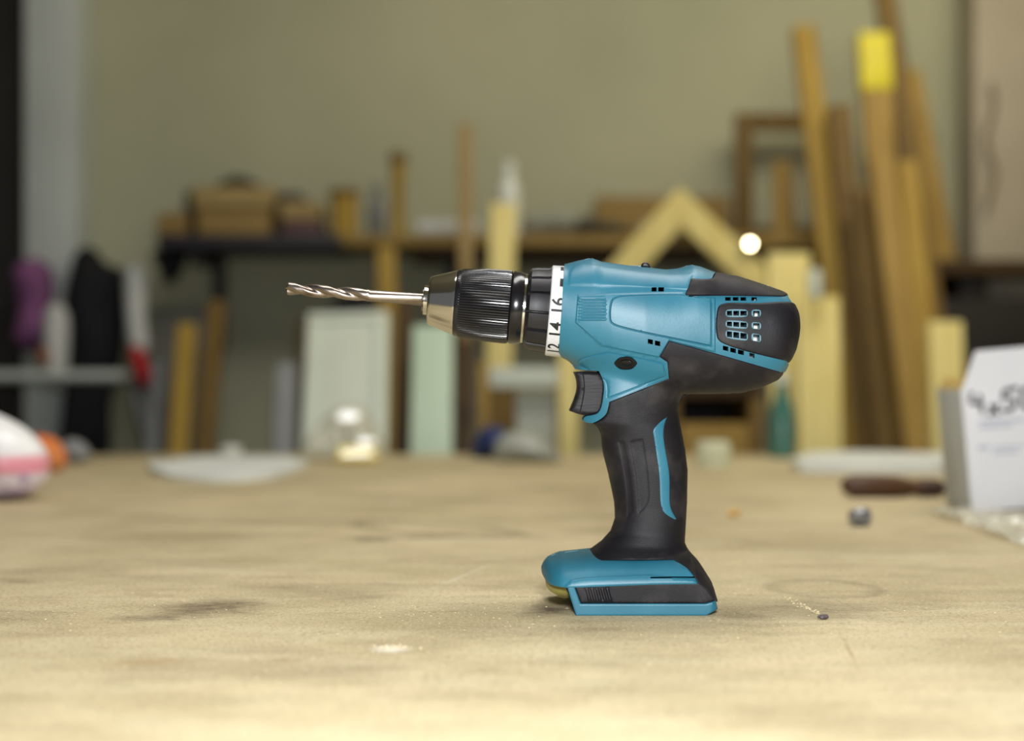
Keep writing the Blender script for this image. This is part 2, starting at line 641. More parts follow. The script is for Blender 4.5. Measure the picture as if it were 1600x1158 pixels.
bt = np.array([(820, 410), (884, 413), (906, 407), (925, 404), (938, 409), (976, 414.5), (1039, 421.5), (1057, 420), (1080, 414),
               (1093, 417), (1114, 425), (1150, 431.5), (1186, 443), (1220, 455), (1229, 460), (1237, 474), (1242, 483), (1246, 505)], float)
bb = np.array([(820, 545), (873, 556), (890, 566), (935, 588), (1000, 608), (1060, 616), (1119, 615.5), (1158, 614), (1184, 607.6),
               (1212, 595), (1222, 584), (1230, 568), (1237, 554), (1243, 532), (1246, 505)], float)
hl = np.array([(540, 885), (575, 897), (600, 905), (660, 905), (668, 926), (680, 938), (705, 941.5), (741, 950.5), (785, 959.6),
               (810, 960.7), (830, 954), (846, 939.7), (860, 921), (900, 900)], float)
hr = np.array([(540, 1130), (590, 1085), (625, 1061), (643, 1059), (665, 1063), (701, 1070), (734, 1074), (785, 1073), (821, 1071),
               (846, 1069.5), (857, 1074), (875, 1090), (901, 1106.5), (937, 1118)], float)
ft = np.array([(846, 884), (850, 877), (856, 871), (874, 864), (921, 859), (1074, 857), (1090, 875), (1106.5, 901), (1117, 935), (1121, 951)], float)


def sell(t, p):
    return np.maximum(0, 1 - np.clip(np.abs(t), 0, 1) ** p) ** (1 / p)


def f_body(u, v):
    tp, bo = np.interp(u, bt[:, 0], bt[:, 1]), np.interp(u, bb[:, 0], bb[:, 1])
    c, h = (tp + bo) / 2, np.maximum((bo - tp) / 2, 1)
    W = np.interp(u, [820, 873, 900, 950, 1000, 1180], [70, 71, 76, 84, 88, 86])
    w = W * sell((v - c) / h, 2.35)
    return w * sell(np.clip((u - 1188) / 58.0, 0, 1), 2.5)


def f_handle(u, v):
    l, r = np.interp(v, hl[:, 0], hl[:, 1]), np.interp(v, hr[:, 0], hr[:, 1])
    c, h = (l + r) / 2, (r - l) / 2
    W = np.interp(v, [540, 560, 620, 700, 790, 830, 850, 866, 880], [30, 54, 55, 50, 50, 53, 60, 76, 88])
    return np.where((v > 540), W * sell((u - c) / h, 2.3), 0)


def f_foot(u, v):
    tp = np.interp(u, ft[:, 0], ft[:, 1])
    q = np.clip((v - tp) / 46.0, 0, 1)
    w = 106 * sell(1 - q, 2.3)
    w = w * sell(np.clip((884 - u) / 38.5, 0, 1), 2.3) * sell(np.clip((u - 1085) / 48.0, 0, 1), 3.0)
    return w * (u > 845)


def smax(a, b, k=10.0):
    k = k * np.clip(np.maximum(a, b) / 25.0, 0.001, 1)
    h = np.maximum(k - np.abs(a - b), 0) / k
    return np.maximum(a, b) + h * h * k / 4


def f_grip(u, v):
    return smax(smax(f_body(u, v), f_handle(u, v), 16), f_foot(u, v), 16)


def f_const(W):
    return lambda u, v: np.full(np.shape(u), float(W))


def to_plane(poly, field):
    """outline as seen in the photograph -> outline in the drill's own side elevation"""
    q = poly.copy()
    c = np.array([800.0, 579.0])
    w0 = field(q[:, 0], q[:, 1])
    keep = np.clip((w0 - 6.0) / 26.0, 0, 1) * np.clip((1246 - q[:, 0]) / 24.0, 0, 1)
    w = np.zeros(len(q))
    for _ in range(10):
        q = c + (poly - c) * (1 - w * keep / 2400.0)[:, None]
        w = 0.5 * w + 0.5 * field(q[:, 0], q[:, 1])
    return q


def drill3d(vv, y):
    return [((a - VX) * S3, yy * S3, b * S3) for (a, b), yy in zip(vv, y)]


def smooth01(x):
    x = np.clip(x, 0, 1)
    return x * x * (3 - 2 * x)


def shell(name, pts, field, mat, parent=drill, h=0.0, bev=2.0, feats=(), holes=(), step=4.0, skirt=8.0, mirror=True,
          edge=None, label=None, smooth=40):
    flip = lambda q: np.stack([q[:, 0], VZ - q[:, 1]], 1)
    outer = to_plane(spline(pts, min(step, 3.0)), field)
    fp = [to_plane(spline(f[0], min(step, 3.0)), field) for f in feats]
    hp = [to_plane(spline(f, 3.0), field) for f in holes]
    v, tri = fill2d(flip(outer), [flip(f) for f in fp], [flip(f) for f in hp], step, [0.5, 1.6, 3.2], (0.9, -0.9))
    q = flip(v)
    w = field(q[:, 0], q[:, 1])
    dd = dist(outer, q)
    s = smooth01(dd / bev)
    off = h * s
    if edge:                                             # rounded edge of a plate: radius in units
        w = np.maximum(0, w - edge * (1 - sell(1 - np.clip(dd / edge, 0, 1), 2)))
    for (f, fh, *rest), pl in zip(feats, fp):
        fb = rest[0] if rest else 0.9
        off = off + fh * smooth01(sdist(pl, q) / (2 * fb) + 0.5)
    w = np.maximum(0, w + off)
    me = shell_mesh(name, v, tri, w, skirt, drill3d, mirror)
    o = link(name, me, mat, parent, smooth)
    if label:
        o['label'] = label
    return o


def offs(pts, d):
    q = spline(pts, 3.0)
    return [(a, b, 1) for a, b in ring(q, d)]


def grooved(pts, depth, h, wd=1.6):
    """a groove along the outline and a plate raised by h inside it"""
    return [(offs(pts, -wd), -depth, 0.6), (pts, depth + h, 0.6)]


def rect(x0, y0, x1, y1, sl=0.0):
    dy = sl * (x1 - x0)
    return [(x0, y0, 1), (x1, y0 + dy, 1), (x1, y1 + dy, 1), (x0, y1, 1)]


def rrect(x0, y0, x1, y1, r, sl=0.0):
    dy = sl * (x1 - x0)
    return [(x0 + r, y0), (x1 - r, y0 + dy), (x1, y0 + r + dy), (x1, y1 - r + dy), (x1 - r, y1 + dy), (x0 + r, y1), (x0, y1 - r), (x0, y0 + r)]


# --- housing
vents = [rect(1018, 449, 1026, 455.5), rect(1028.5, 449, 1037.5, 455.5), rect(1012, 529.5, 1020, 537, 0.2), rect(1023, 532, 1031.5, 539.5, 0.2),
         rect(1133, 464.5, 1142, 470), rect(1145, 464.5, 1154, 470), rect(1157, 464.5, 1166, 470), rect(1174, 464.5, 1182.5, 470),
         rect(1129.5, 540, 1138, 547, 0.23), rect(1141, 543, 1150, 550, 0.23), rect(1153, 546, 1162.5, 553, 0.23), rect(1171, 551, 1179, 558, 0.23)]
feats = [([(903, 462, 1), (950, 460, 1), (1067, 457.5, 1), (1074, 463, 1), (1117, 466, 1), (1117, 550, 1), (1045, 532, 1), (1029, 558, 1), (940, 540, 1), (899.5, 504, 1)], 2.4, 0.9),
         ([(889, 445, 1), (892, 423), (905, 413), (960, 419), (1040, 428), (1082, 427, 1), (1075, 452, 1), (985, 447, 1)], 1.4, 1.6)]
feats += grooved([(957, 470), (964, 465.5), (1003, 462.5), (1060, 461.8, 1), (1110, 468, 1), (1110, 540, 1), (1046, 527, 1), (960, 506.5), (954.5, 501)], 1.6, 2.0)
feats += grooved([(905, 566), (950, 552, 1), (1024, 566, 1), (1036, 570, 1), (1039, 588, 1), (950, 621, 1), (948, 596)], 1.0, 0.8)
for k in range(8):
    y = 465.5 + k * 4.7
    feats.append((rect(905, y, 946, y + 2.4), 1.8, 0.5))
shell('housing', [(882, 413, 1), (906, 407), (925, 404), (938, 409), (976, 414.5), (1000, 415.5), (1039, 421.5), (1057, 420), (1080, 414),
                  (1093, 417), (1116, 426, 1), (1112, 436, 1), (1084, 439, 1), (1076, 463, 1), (1228, 461, 1), (1234, 477, 1),
                  (1136, 477), (1125, 481), (1123, 490), (1122, 518), (1128, 532, 1), (1224, 562, 1), (1230, 568, 1), (1222, 584, 1),
                  (1119, 556, 1), (1048, 536, 1), (1034, 556, 1), (1044, 566, 1), (1047, 592, 1), (953, 629, 1), (946, 648),
                  (925, 661), (911, 657), (913, 652), (935, 645), (943, 618), (943, 597), (936, 580, 1), (899, 577, 1), (888, 564),
                  (872.5, 556, 1)], f_grip, M_blue, feats=feats, holes=vents, step=4.0, skirt=14)
# --- rubber overmoulds
shell('roof_pad', [(1079, 435, 1), (1114, 434), (1117, 425.5, 1), (1150, 431), (1186, 442.5), (1220, 454.5), (1230, 460), (1226, 463.5, 1), (1070, 461.5, 1)],
      f_body, M_rub, h=3.0, skirt=7)
capholes, frames = [], []
for (y0, y1, sl) in ((486, 493.5, 0), (502.5, 510, 0.06), (517.5, 526.5, 0.12)):
    xs = [(1135, 1143), (1145, 1154), (1156, 1166)]
    for x0, x1 in xs:
        capholes.append(rect(x0, y0 + sl * (x0 - 1135), x1, y1 + sl * (x0 - 1135), sl))
    yy = sl * 40
    capholes.append(rect(1176, y0 + yy, 1186, y1 + yy + 1, sl))
shell('rear_cap', [(1120, 488), (1123.5, 478), (1132, 474), (1180, 473.5), (1233, 473.5), (1242, 483), (1245, 504), (1243.5, 532.5), (1236, 556),
                   (1229, 567, 1), (1225, 563.5, 1), (1124, 533), (1119, 519.5)], f_body, M_rub, h=4.0, holes=capholes, skirt=9)
for i, (y0, y1, sl) in enumerate(((486, 493.5, 0), (502.5, 510, 0.06), (517.5, 526.5, 0.12))):
    yy = sl * 40
    for x0, x1, hs, y in ((1132.5, 1168.5, capholes[i * 4:i * 4 + 3], 0), (1172.8, 1189.2, capholes[i * 4 + 3:i * 4 + 4], yy)):
        shell('vent_frame', rrect(x0, y0 - 2.2 + y, x1, y1 + 2.2 + y, 2.2, sl), f_body, M_rim, h=5.2, bev=0.8, holes=hs, step=3, skirt=200)
grip_f = []
for pts in ([(966, 690, 1), (974, 690, 1), (984, 740), (989, 800, 1), (980, 808, 1), (978, 760)],
            [(984, 690, 1), (1004, 686, 1), (1012, 740), (1012, 786), (998, 802, 1), (994, 745)]):
    grip_f.append((pts, -1.1, 1.6))
shell('rubber_grip', [(1045, 532, 1), (1119, 552.5, 1), (1222, 582, 1), (1220, 588), (1212, 595), (1184, 607.6), (1158, 614), (1119, 615.5),
                      (1083, 617), (1067, 622), (1060, 634), (1059.5, 648), (1063, 665), (1070, 701), (1074, 734), (1073, 785), (1071, 821),
                      (1069.5, 846), (1075, 858), (1090, 875), (1106.5, 901), (1114, 920), (1118, 938, 1), (1096, 941, 1), (1091, 910, 1),
                      (1074, 888), (1052, 874.5, 1), (940, 875.5, 1), (931, 871), (921, 859, 1), (939.7, 846), (954, 830), (960.7, 810),
                      (959.6, 785), (950.5, 741), (941.5, 705), (938, 672), (928, 662, 1), (945, 651), (952, 628, 1), (1045, 591.5, 1), (1042.5, 566, 1), (1030, 557.5, 1)],
      f_grip, M_rub, h=2.0, feats=grip_f, step=4.0, skirt=15)
shell('grip_insert', [(1046, 647, 1), (1029, 660), (1019.5, 672), (1021, 687), (1028.5, 741), (1032, 792), (1038, 803), (1056, 814, 1), (1057.5, 810, 1),
                      (1048.5, 792), (1046.6, 741), (1037.6, 680), (1039.5, 662)], f_grip, M_blue, h=3.6, skirt=200)
# --- trigger and switches
shell('trigger', [(897.6, 581, 1), (937, 583), (946, 597), (946, 620), (938, 646), (912, 649), (891, 642.6, 1), (899, 623), (903, 607), (902, 593)],
      f_const(34), pmat('trigger_plastic', srgb(26, 24, 29), 0.55, 0, srgb(40, 38, 43), 90, 0.4, 0.7, 0.2, 300, (0.3, 1, 3), 0.35), edge=7, skirt=40, feats=[([(911, 584, 1), (938, 586), (942, 598), (941, 620), (934, 643), (906, 645, 1), (911, 622), (913, 604)], 2.0, 1.2)])
M_sw = pmat('switch_plastic', srgb(14, 13, 15), 0.30, 0, srgb(20, 19, 21), 60, 0.45, 0.75, spec=0.4)
sw = shell('direction_switch', rrect(959, 558.5, 996, 577, 8.5), f_grip, M_sw, h=3.4, bev=1.5, step=3, skirt=200)
shell('switch_button', rrect(966, 563, 989, 572.5, 4), f_grip, M_sw, parent=sw, h=6.4, bev=2.0, step=3, skirt=200)
shell('top_stud', [(1001, 418, 1), (1003, 412), (1008, 410), (1013, 412), (1016, 419, 1)], f_const(9), M_blackp, edge=3, skirt=30)
# --- foot
shell('foot_deck', [(846, 884), (850, 877), (856, 871), (874, 864), (921.5, 859, 1), (931, 871), (940, 876, 1), (1052, 875, 1), (1074, 888.5), (1091.5, 912, 1),
                    (1023, 913, 1), (893, 918, 1), (878, 917.5), (858, 912), (847, 896)], f_foot, M_blue, h=1.0, skirt=200,
      holes=[rect(1016, 900.8, 1086, 903.6)], feats=[([(893, 906, 1), (910, 903), (1016, 898.5, 1), (1084, 906, 1), (1092, 914, 1), (880, 920, 1)], 3.0, 1.5)])
ribs = [([(914 + k * 8, 917.5, 1), (918 + k * 8, 917.2, 1), (924 + k * 8, 939, 1), (920 + k * 8, 939.5, 1)], 2.2, 1.2) for k in range(5)]
f_rail = lambda u, v: 106 * sell(np.clip((u - 1080) / 52.0, 0, 1), 3.2)
shell('side_pad', [(898, 915.5, 1), (1023, 911.5), (1093, 910.5, 1), (1106, 922), (1117, 937, 1), (1103, 942.5, 1), (907.5, 942.5, 1)], f_rail, M_rub, h=1.5, feats=ribs, skirt=200)
f_base = lambda u, v: np.interp(u, [800, 1099, 1117, 1200], [108, 108, 90, 90])
shell('foot_base', [(886, 917.5, 1), (897, 915, 1), (907.5, 943.5, 1), (1103, 943.5, 1), (1119, 939.5, 1), (1121.5, 952, 1), (1104, 962.5, 1), (900, 962.5, 1)],
      f_base, M_blue, edge=2.0, skirt=200)
f_chin = lambda u, v: 84 * sell(np.clip((885 - u) / 40.0, 0, 1), 2.2) * sell(np.clip((v - 905) / 26.0, 0, 1), 2.5)
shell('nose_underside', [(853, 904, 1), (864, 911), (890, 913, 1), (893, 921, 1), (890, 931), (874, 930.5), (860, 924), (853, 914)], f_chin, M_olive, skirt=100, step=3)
shell('terminal_block', [(883, 916, 1), (900, 914, 1), (916, 958, 1), (903, 958, 1), (893, 940, 1)], f_const(86), M_inner, edge=3, skirt=100)

# --- turned parts on the spindle axis
ax_a = np.array([661.0, 468.6])
ax_d = np.array([1.0, 0.0845])
ax_d /= np.linalg.norm(ax_d)
ang = math.atan2(ax_d[1], ax_d[0])


def spindle(name, bm_or_me, mat, parent=drill, smooth=35):
    """mesh drawn along its local z axis (drawing units, z = 0 at the chuck mouth) laid along the spindle"""
    me = mesh_of(bm_or_me, name)
    org = Vector(((ax_a[0] - VX) * S3, 0, (VZ - ax_a[1]) * S3))
    zd = Vector((ax_d[0], 0, -ax_d[1]))
    yd = Vector((0, 1, 0))
    xd = yd.cross(zd)
    m = Matrix((xd, yd, zd)).transposed().to_4x4()
    m.translation = org
    me.transform(m @ Matrix.Scale(S3, 4))
    return link(name, me, mat, parent, smooth)


def lobed(profile, seg, fn, caps=True):
    bm = bmesh.new()
    rings = []
    for r, z, amt in profile:
        rings.append([bm.verts.new(((r + amt * fn(k / seg)) * math.cos(2 * math.pi * k / seg),
                                    (r + amt * fn(k / seg)) * math.sin(2 * math.pi * k / seg), z)) for k in range(seg)])
    for a, b in zip(rings, rings[1:]):
        for k in range(seg):
            bm.faces.new((a[k], a[(k + 1) % seg], b[(k + 1) % seg], b[k]))
    if caps:
        bm.faces.new(list(reversed(rings[0])))
        bm.faces.new(rings[-1])
    return bm


# twist bit
bit = bmesh.new()
seg = 48
rings = []
z0, z1 = -217.0, -86.0
zs = [(z0, 0.03), (z0 + 5.2, 0.97)] + [(z0 + 5.2 + (z1 - z0 - 5.2) * k / 90, 1.0) for k in range(1, 91)] + [(z1 + 3, 1.0), (10, 1.0)]
for z, sc in zs:
    depth = 0.46 * min(1.0, max(0.0, (z1 + 2 - z) / 18.0))
    rr = 10.2 if z < z1 else 9.4
    tw = 2 * math.pi * z / 104.0 + 0.6
    row = []
    for k in range(seg):
        th = 2 * math.pi * k / seg
        e = ((th * 2 / math.pi) % 2.0) - 1.0
        g = 1 - depth * math.exp(-(e / 0.42) ** 2) + 0.02 * math.exp(-((abs(e) - 0.72) / 0.1) ** 2)
        row.append(bit.verts.new((rr * sc * g * math.cos(th + tw), rr * sc * g * math.sin(th + tw), z)))
    rings.append(row)
for a, b in zip(rings, rings[1:]):
    for k in range(seg):
        bit.faces.new((a[k], a[(k + 1) % seg], b[(k + 1) % seg], b[k]))
bit.faces.new(list(reversed(rings[0])))
bit.faces.new(rings[-1])
spindle('drill_bit', bit, M_steel, smooth=30)
jaw = bmesh.new()
lathe_bm([(10.5, 1), (21, 1), (23, 2), (23, 9), (24, 14)], 40, jaw)
spindle('chuck_mouth', jaw, M_chrome)
for k in range(3):
    bm = bmesh.new()
    add_box(bm, (9.5, -4, -1.5), (18, 4, 6), 1.0)
    bm.transform(Matrix.Rotation(2 * math.pi * k / 3 + 0.4, 4, 'Z'))
    spindle('chuck_jaw', bm, M_steel)
spindle('chuck_nose', lathe_bm([(22, 8), (34.5, 8.5), (37, 10), (38.5, 13), (49.5, 47), (50.5, 50), (50.5, 56)], 64), M_chrome)
NR = 84


def knurl(x):
    t = (x * NR) % 1.0
    return 0.0 if t < 0.15 or t > 0.85 else (1.0 if 0.3 < t < 0.7 else 0.75)


spindle('chuck_sleeve', lobed([(46, 50, 0), (51, 50.5, 0), (52.3, 53, 0), (52.3, 57, 0), (52.0, 60, 1.7), (54.8, 95, 1.7), (55.8, 128, 1.7), (55.6, 135, 1.4), (54.8, 137, 0), (50, 137, 0)],
                              NR * 6, knurl), M_slv, smooth=28)
spindle('chuck_collar', lathe_bm([(50, 137), (56, 137.5), (57, 140), (56.5, 150), (55, 156), (48, 157)], 64), M_slv)
spindle('metal_washer', lathe_bm([(40, 156), (54, 156.5), (54, 160), (40, 161)], 64), M_chrome)


def lobes(x):
    t = (x * 14 + 0.35) % 1.0
    return 0.0 if (t < 0.10) else 1.0


trq = spindle('torque_ring', lobed([(46, 161, 0), (56, 161, 0), (58, 162, 1.5), (59.5, 166, 4.5), (60.5, 176, 5), (61, 192, 5.5), (63, 196, 5), (66, 198, 2), (52, 198.5, 0)], 14 * 20, lobes), M_blackp, smooth=28)
spindle('number_ring', lathe_bm([(52, 196.5), (68.5, 196.5), (70.5, 198), (71.5, 222), (70, 224), (52, 224)], 96), M_lab, smooth=30)


def ring_marks():
    bm = bmesh.new()

    def r_at(z):
        return 70.55 + (z - 198) / 24 * 1.0
    segs = []

    def text(s, phi, size):
        cu = bpy.data.curves.new('numerals', 'FONT')
        cu.body = s
        cu.size = size
        cu.offset = 0.45
        cu.align_x = 'CENTER'
        cu.align_y = 'CENTER'
        cu.resolution_u = 3
        tmp = bpy.data.objects.new('numerals', cu)
        me = bpy.data.meshes.new_from_object(tmp)
        b2 = bmesh.new()
        b2.from_mesh(me)
        bmesh.ops.triangulate(b2, faces=b2.faces[:])
        bmesh.ops.subdivide_edges(b2, edges=[e for e in b2.edges if e.calc_length() > 3], cuts=2, use_grid_fill=True)
        bmesh.ops.triangulate(b2, faces=b2.faces[:])
        base = {}
        for v in b2.verts:
            tx, ty = v.co.x, v.co.y
            z = 210 - ty                      # glyph top points to the drill's nose
            r = r_at(z) + 0.25
            f = -(phi + tx / r)
            # camera side is -y; local x axis of the spindle frame points up
            base[v] = bm.verts.new((r * math.sin(f), -r * math.cos(f), z))
        for f in b2.faces:
            try:
                bm.faces.new([base[v] for v in f.verts])
            except ValueError:
                pass
        b2.free()
        bpy.data.objects.remove(tmp, do_unlink=True)
        bpy.data.curves.remove(cu)
        bpy.data.meshes.remove(me)
    for k, s in enumerate(('12', '14', '16')):
        text(s, R(-57 + 30.5 * k), 27)
    for phi in (R(36), R(66)):
        n = 5
        for i in range(n):
            a0, a1 = phi - 0.11 + 0.22 * i / n, phi - 0.11 + 0.22 * (i + 1) / n
            q = []
            for aa, z in ((a0, 209.5), (a1, 209.5), (a1, 214.2), (a0, 214.2)):
                r = r_at(z) + 0.25
                q.append(bm.verts.new((-r * math.sin(aa), -r * math.cos(aa), z)))
            bm.faces.new(q)
    bmesh.ops.recalc_face_normals(bm, faces=bm.faces[:])
    return bm


nm = spindle('ring_numerals', ring_marks(), M_ink, smooth=None)
nm['label'] = 'black numbers 12, 14 and 16 with dashes'
spindle('motor', lathe_bm([(20, 420), (58, 421), (60, 424), (60, 504), (56, 507), (20, 507.5)], 48), M_inner)
spindle('fan', lathe_bm([(20, 508), (68, 508), (68, 534), (20, 535)], 64), M_fan)

# ------------------------------------------------------------------ things on the bench
def grow(name, pts, z, mat, label, cat, d_smooth=0.004, wav=0.0):
    """thin sheet lying on the bench, outline given by points on the bench plane"""
    g = [ground(p[0], p[1]) for p in pts]
    c = sum(g, Vector()) / len(g)
    mp = [(q.x - c.x, q.y - c.y) + tuple(p[2:]) for q, p in zip(g, pts)]
    size = max(max(a[0] for a in mp) - min(a[0] for a in mp), 0.02)
    outer = spline(mp, size / 24)
    v, tri = fill2d(outer, [], [], size / 24, [size / 80])
    bm = bmesh.new()
    hgt = [z + wav * (0.5 + 0.5 * mnoise.noise(Vector((a * 14, b * 14, 3.3)))) for a, b in v]
    up = [bm.verts.new((a, b, h)) for (a, b), h in zip(v, hgt)]
    dn = [bm.verts.new((a, b, 0.0)) for a, b in v]
    cnt = set()
    for t in tri:
        bm.faces.new([up[k] for k in t])
        bm.faces.new([dn[k] for k in t[::-1]])
        for a, b in ((t[0], t[1]), (t[1], t[2]), (t[2], t[0])):
            cnt.add((a, b))
    for a, b in cnt:
        if (b, a) not in cnt:
            bm.faces.new((up[b], up[a], dn[a], dn[b]))
    o = link(name, mesh_of(bm, name), mat, None, 40)
    o.location = (c.x, c.y, 0)
    return tag(o, label, cat)


# screw box with a raised flap and marker writing
TB = R(-5.0)
bo = ground(1519, 801)
BS = bo.y / F
sbox = thing('screw_box', 'white card box marked 4x50 with its flap up, at the right edge', 'box', bo, (0, TB, 0))


def bl(px, py):
    """pixel on the box front -> local x, z"""
    dx, dz = (px - 1519) * BS, (801 - py) * BS
    c, s_ = math.cos(TB), math.sin(TB)
    return dx * c - dz * s_, dx * s_ + dz * c


BH = bl(1501, 609)[1]
BW, BD, T = 0.105, 0.078, 0.0012
bm = bmesh.new()
add_box(bm, (0, 0, 0), (BW, T, BH), 0.0004, 1)
box('front_panel', (0, 0, 0), (BW, T, BH), M_boxw, sbox, 0.0004)['label'] = 'bright white front panel with marker writing'
bm.free()
box('side_panel', (0, T, 0), (T, BD - T, BH), M_boxg, sbox, 0.0004)['label'] = 'grey left side panel'
box('side_panel', (BW - T, T, 0), (BW, BD - T, BH), M_boxg, sbox, 0.0004)
box('back_panel', (0, BD - T, 0), (BW, BD, BH), M_boxg, sbox, 0.0004)
box('bottom_panel', (T, T, 0), (BW - T, BD - T, T), M_boxg, sbox, 0.0003)
bm = bmesh.new()
fl = [(0.001, BH), (BW - 0.001, BH), (BW - 0.015, BH + 0.032), (0.016, BH + 0.032)]
vs = [bm.verts.new((x, 0.0 + (z - BH) * 0.12, z)) for x, z in fl] + [bm.verts.new((x, T + (z - BH) * 0.12, z)) for x, z in fl]
for q in ((0, 1, 2, 3), (7, 6, 5, 4), (0, 4, 5, 1), (1, 5, 6, 2), (2, 6, 7, 3), (3, 7, 4, 0)):
    bm.faces.new([vs[k] for k in q])
bmesh.ops.recalc_face_normals(bm, faces=bm.faces[:])
link('lid_flap', mesh_of(bm), M_boxw, sbox)
bm = bmesh.new()
fl = [(0.006, BH), (BD - 0.006, BH), (BD - 0.014, BH + 0.009), (0.014, BH + 0.009)]
vs = [bm.verts.new((0.0 + (z - BH) * 0.5, y, z)) for y, z in fl] + [bm.verts.new((T + (z - BH) * 0.5, y, z)) for y, z in fl]
for q in ((0, 1, 2, 3), (7, 6, 5, 4), (0, 4, 5, 1), (1, 5, 6, 2), (2, 6, 7, 3), (3, 7, 4, 0)):
    bm.faces.new([vs[k] for k in q])
bmesh.ops.recalc_face_normals(bm, faces=bm.faces[:])
link('side_flap', mesh_of(bm), pmat('raw_card', srgb(214, 184, 112), 0.7), sbox)['label'] = 'tan side flap'
M_marker = pmat('marker_ink', srgb(30, 30, 42), 0.6)
M_print = pmat('pale_grey_print', srgb(206, 212, 230), 0.6)


def stroke(bm, pts, w):
    q = [Vector((*bl(*p),)) for p in pts]
    w *= BS
    L, Rr = [], []
    for i, p in enumerate(q):
        t = (q[min(i + 1, len(q) - 1)] - q[max(i - 1, 0)]).normalized()
        n = Vector((-t.y, t.x)) * w / 2
        L.append(bm.verts.new((p.x + n.x, -0.0003, p.y + n.y)))
        Rr.append(bm.verts.new((p.x - n.x, -0.0003, p.y - n.y)))
    for i in range(len(q) - 1):
        bm.faces.new((L[i], Rr[i], Rr[i + 1], L[i + 1]))


bm = bmesh.new()
stroke(bm, [(1518, 612), (1516, 622), (1517, 630), (1522, 631), (1533, 628)], 6.2)
stroke(bm, [(1531, 616), (1532, 630), (1535, 646)], 6.2)
stroke(bm, [(1546, 632), (1553, 640), (1560, 648)], 5.6)
stroke(bm, [(1560, 630), (1554, 639), (1545, 650)], 5.6)
stroke(bm, [(1590, 606), (1578, 608), (1568, 611)], 6.4)
stroke(bm, [(1568, 611), (1567, 622), (1574, 622), (1583, 625), (1586, 632), (1581, 639), (1572, 642), (1565, 640)], 6.4)
stroke(bm, [(1602, 606), (1597, 612), (1595, 622), (1598, 634), (1605, 639), (1612, 634), (1614, 620), (1610, 608), (1602, 606)], 6.4)
bmesh.ops.recalc_face_normals(bm, faces=bm.faces[:])
link('handwriting', mesh_of(bm), M_marker, sbox)['label'] = 'black marker writing 4x50'
bm = bmesh.new()
for y, x0, x1, w in ((660, 1530, 1600, 5), (668, 1530, 1582, 4), (700, 1528, 1545, 7), (700, 1552, 1600, 4), (708, 1552, 1590, 4)):
    stroke(bm, [(x0, y), (x1, y - (x1 - x0) * 0.06)], w)
bmesh.ops.recalc_face_normals(bm, faces=bm.faces[:])
link('printed_lines', mesh_of(bm), M_print, sbox)

# clear film under the box
def film_material(name='clear_film', rough=0.22, lo=0.18, hi=0.5):
    m, nt, b = nodes_of(name)
    N, L = nt.nodes, nt.links
    tr = N.new('ShaderNodeBsdfTransparent')
    b.inputs['Base Color'].default_value = srgb(226, 224, 206)
    b.inputs['Roughness'].default_value = rough
    b.inputs['Specular IOR Level'].default_value = 1.0
    tc = N.new('ShaderNodeTexCoord')
    n = N.new('ShaderNodeTexNoise')
    n.inputs['Scale'].default_value = 60
    L.new(tc.outputs['Object'], n.inputs['Vector'])
    r = N.new('ShaderNodeMapRange')
    r.inputs[1].default_value, r.inputs[2].default_value = 0.35, 0.7
    r.inputs[3].default_value, r.inputs[4].default_value = lo, hi
    L.new(n.outputs['Fac'], r.inputs[0])
    mx = N.new('ShaderNodeMixShader')
    L.new(r.outputs[0], mx.inputs[0])
    L.new(tr.outputs[0], mx.inputs[1])
    L.new(b.outputs[0], mx.inputs[2])
    L.new(mx.outputs[0], N['Material Output'].inputs[0])
    return m


M_film = film_material()


def film(name, x0, y0, x1, y1, hmax, label, cat, seed, n=44):
    bm = bmesh.new()
    vs = []
    c = Vector(((x0 + x1) / 2, (y0 + y1) / 2, 0))
    for j in range(n + 1):
        for i in range(n + 1):
            s_, t = i / n, j / n
            wob = 0.18 * mnoise.noise(Vector((s_ * 3 + seed, t * 3, 1)))
            x = x0 + (x1 - x0) * (s_ + wob * (t - 0.5))
            y = y0 + (y1 - y0) * (t + wob * (s_ - 0.5))
            h = abs(mnoise.noise(Vector((x * 30, y * 30, seed)))) + 0.5 * abs(mnoise.noise(Vector((x * 75, y * 75, seed + 3))))
            vs.append(bm.verts.new((x - c.x, y - c.y, 0.0006 + hmax * h)))
    for j in range(n):
        for i in range(n):
            a = j * (n + 1) + i
            bm.faces.new((vs[a], vs[a + 1], vs[a + n + 2], vs[a + n + 1]))
    o = link(name, mesh_of(bm), M_film, None, 25)
    o.location = c
    return tag(o, label, cat)


g0 = ground(1455, 845)
M_film = film_material('crumpled_film', 0.28, 0.34, 0.7)
film('plastic_film', 0.352, 1.07, 0.56, 1.30, 0.013, 'crumpled clear plastic film on the bench in front of the white box', 'film', 4.0)

# wooden tool handle, its ferrule towards the box
h = thing('tool_handle', 'brown wooden tool handle lying beside the white box', 'tool handle', (0, 0, 0))
a, b = ground(1314, 777), ground(1468, 777)
h.location = (a.x, a.y, 0.0112)
L_ = (b - a).length
h.rotation_euler = (0, R(91.5), 0)
M_hand = wood('reddish_brown_wood', srgb(92, 64, 42), srgb(70, 46, 30), 0.4)
lathe('grip', [(0.002, 0), (0.0065, 0.002), (0.0102, 0.010), (0.0112, 0.028), (0.0110, 0.05), (0.0094, L_ * 0.62), (0.0074, L_ * 0.74), (0.0081, L_ * 0.78), (0.0081, L_ * 0.80)], M_hand, h, 24)
lathe('ferrule', [(0.0084, L_ * 0.80), (0.0088, L_ * 0.82), (0.0088, L_ * 1.0), (0.006, L_ * 1.01), (0.0045, L_ * 1.3), (0.003, L_ * 1.32)], pmat('dark_metal', srgb(70, 52, 46), 0.4, 0.6), h, 20)

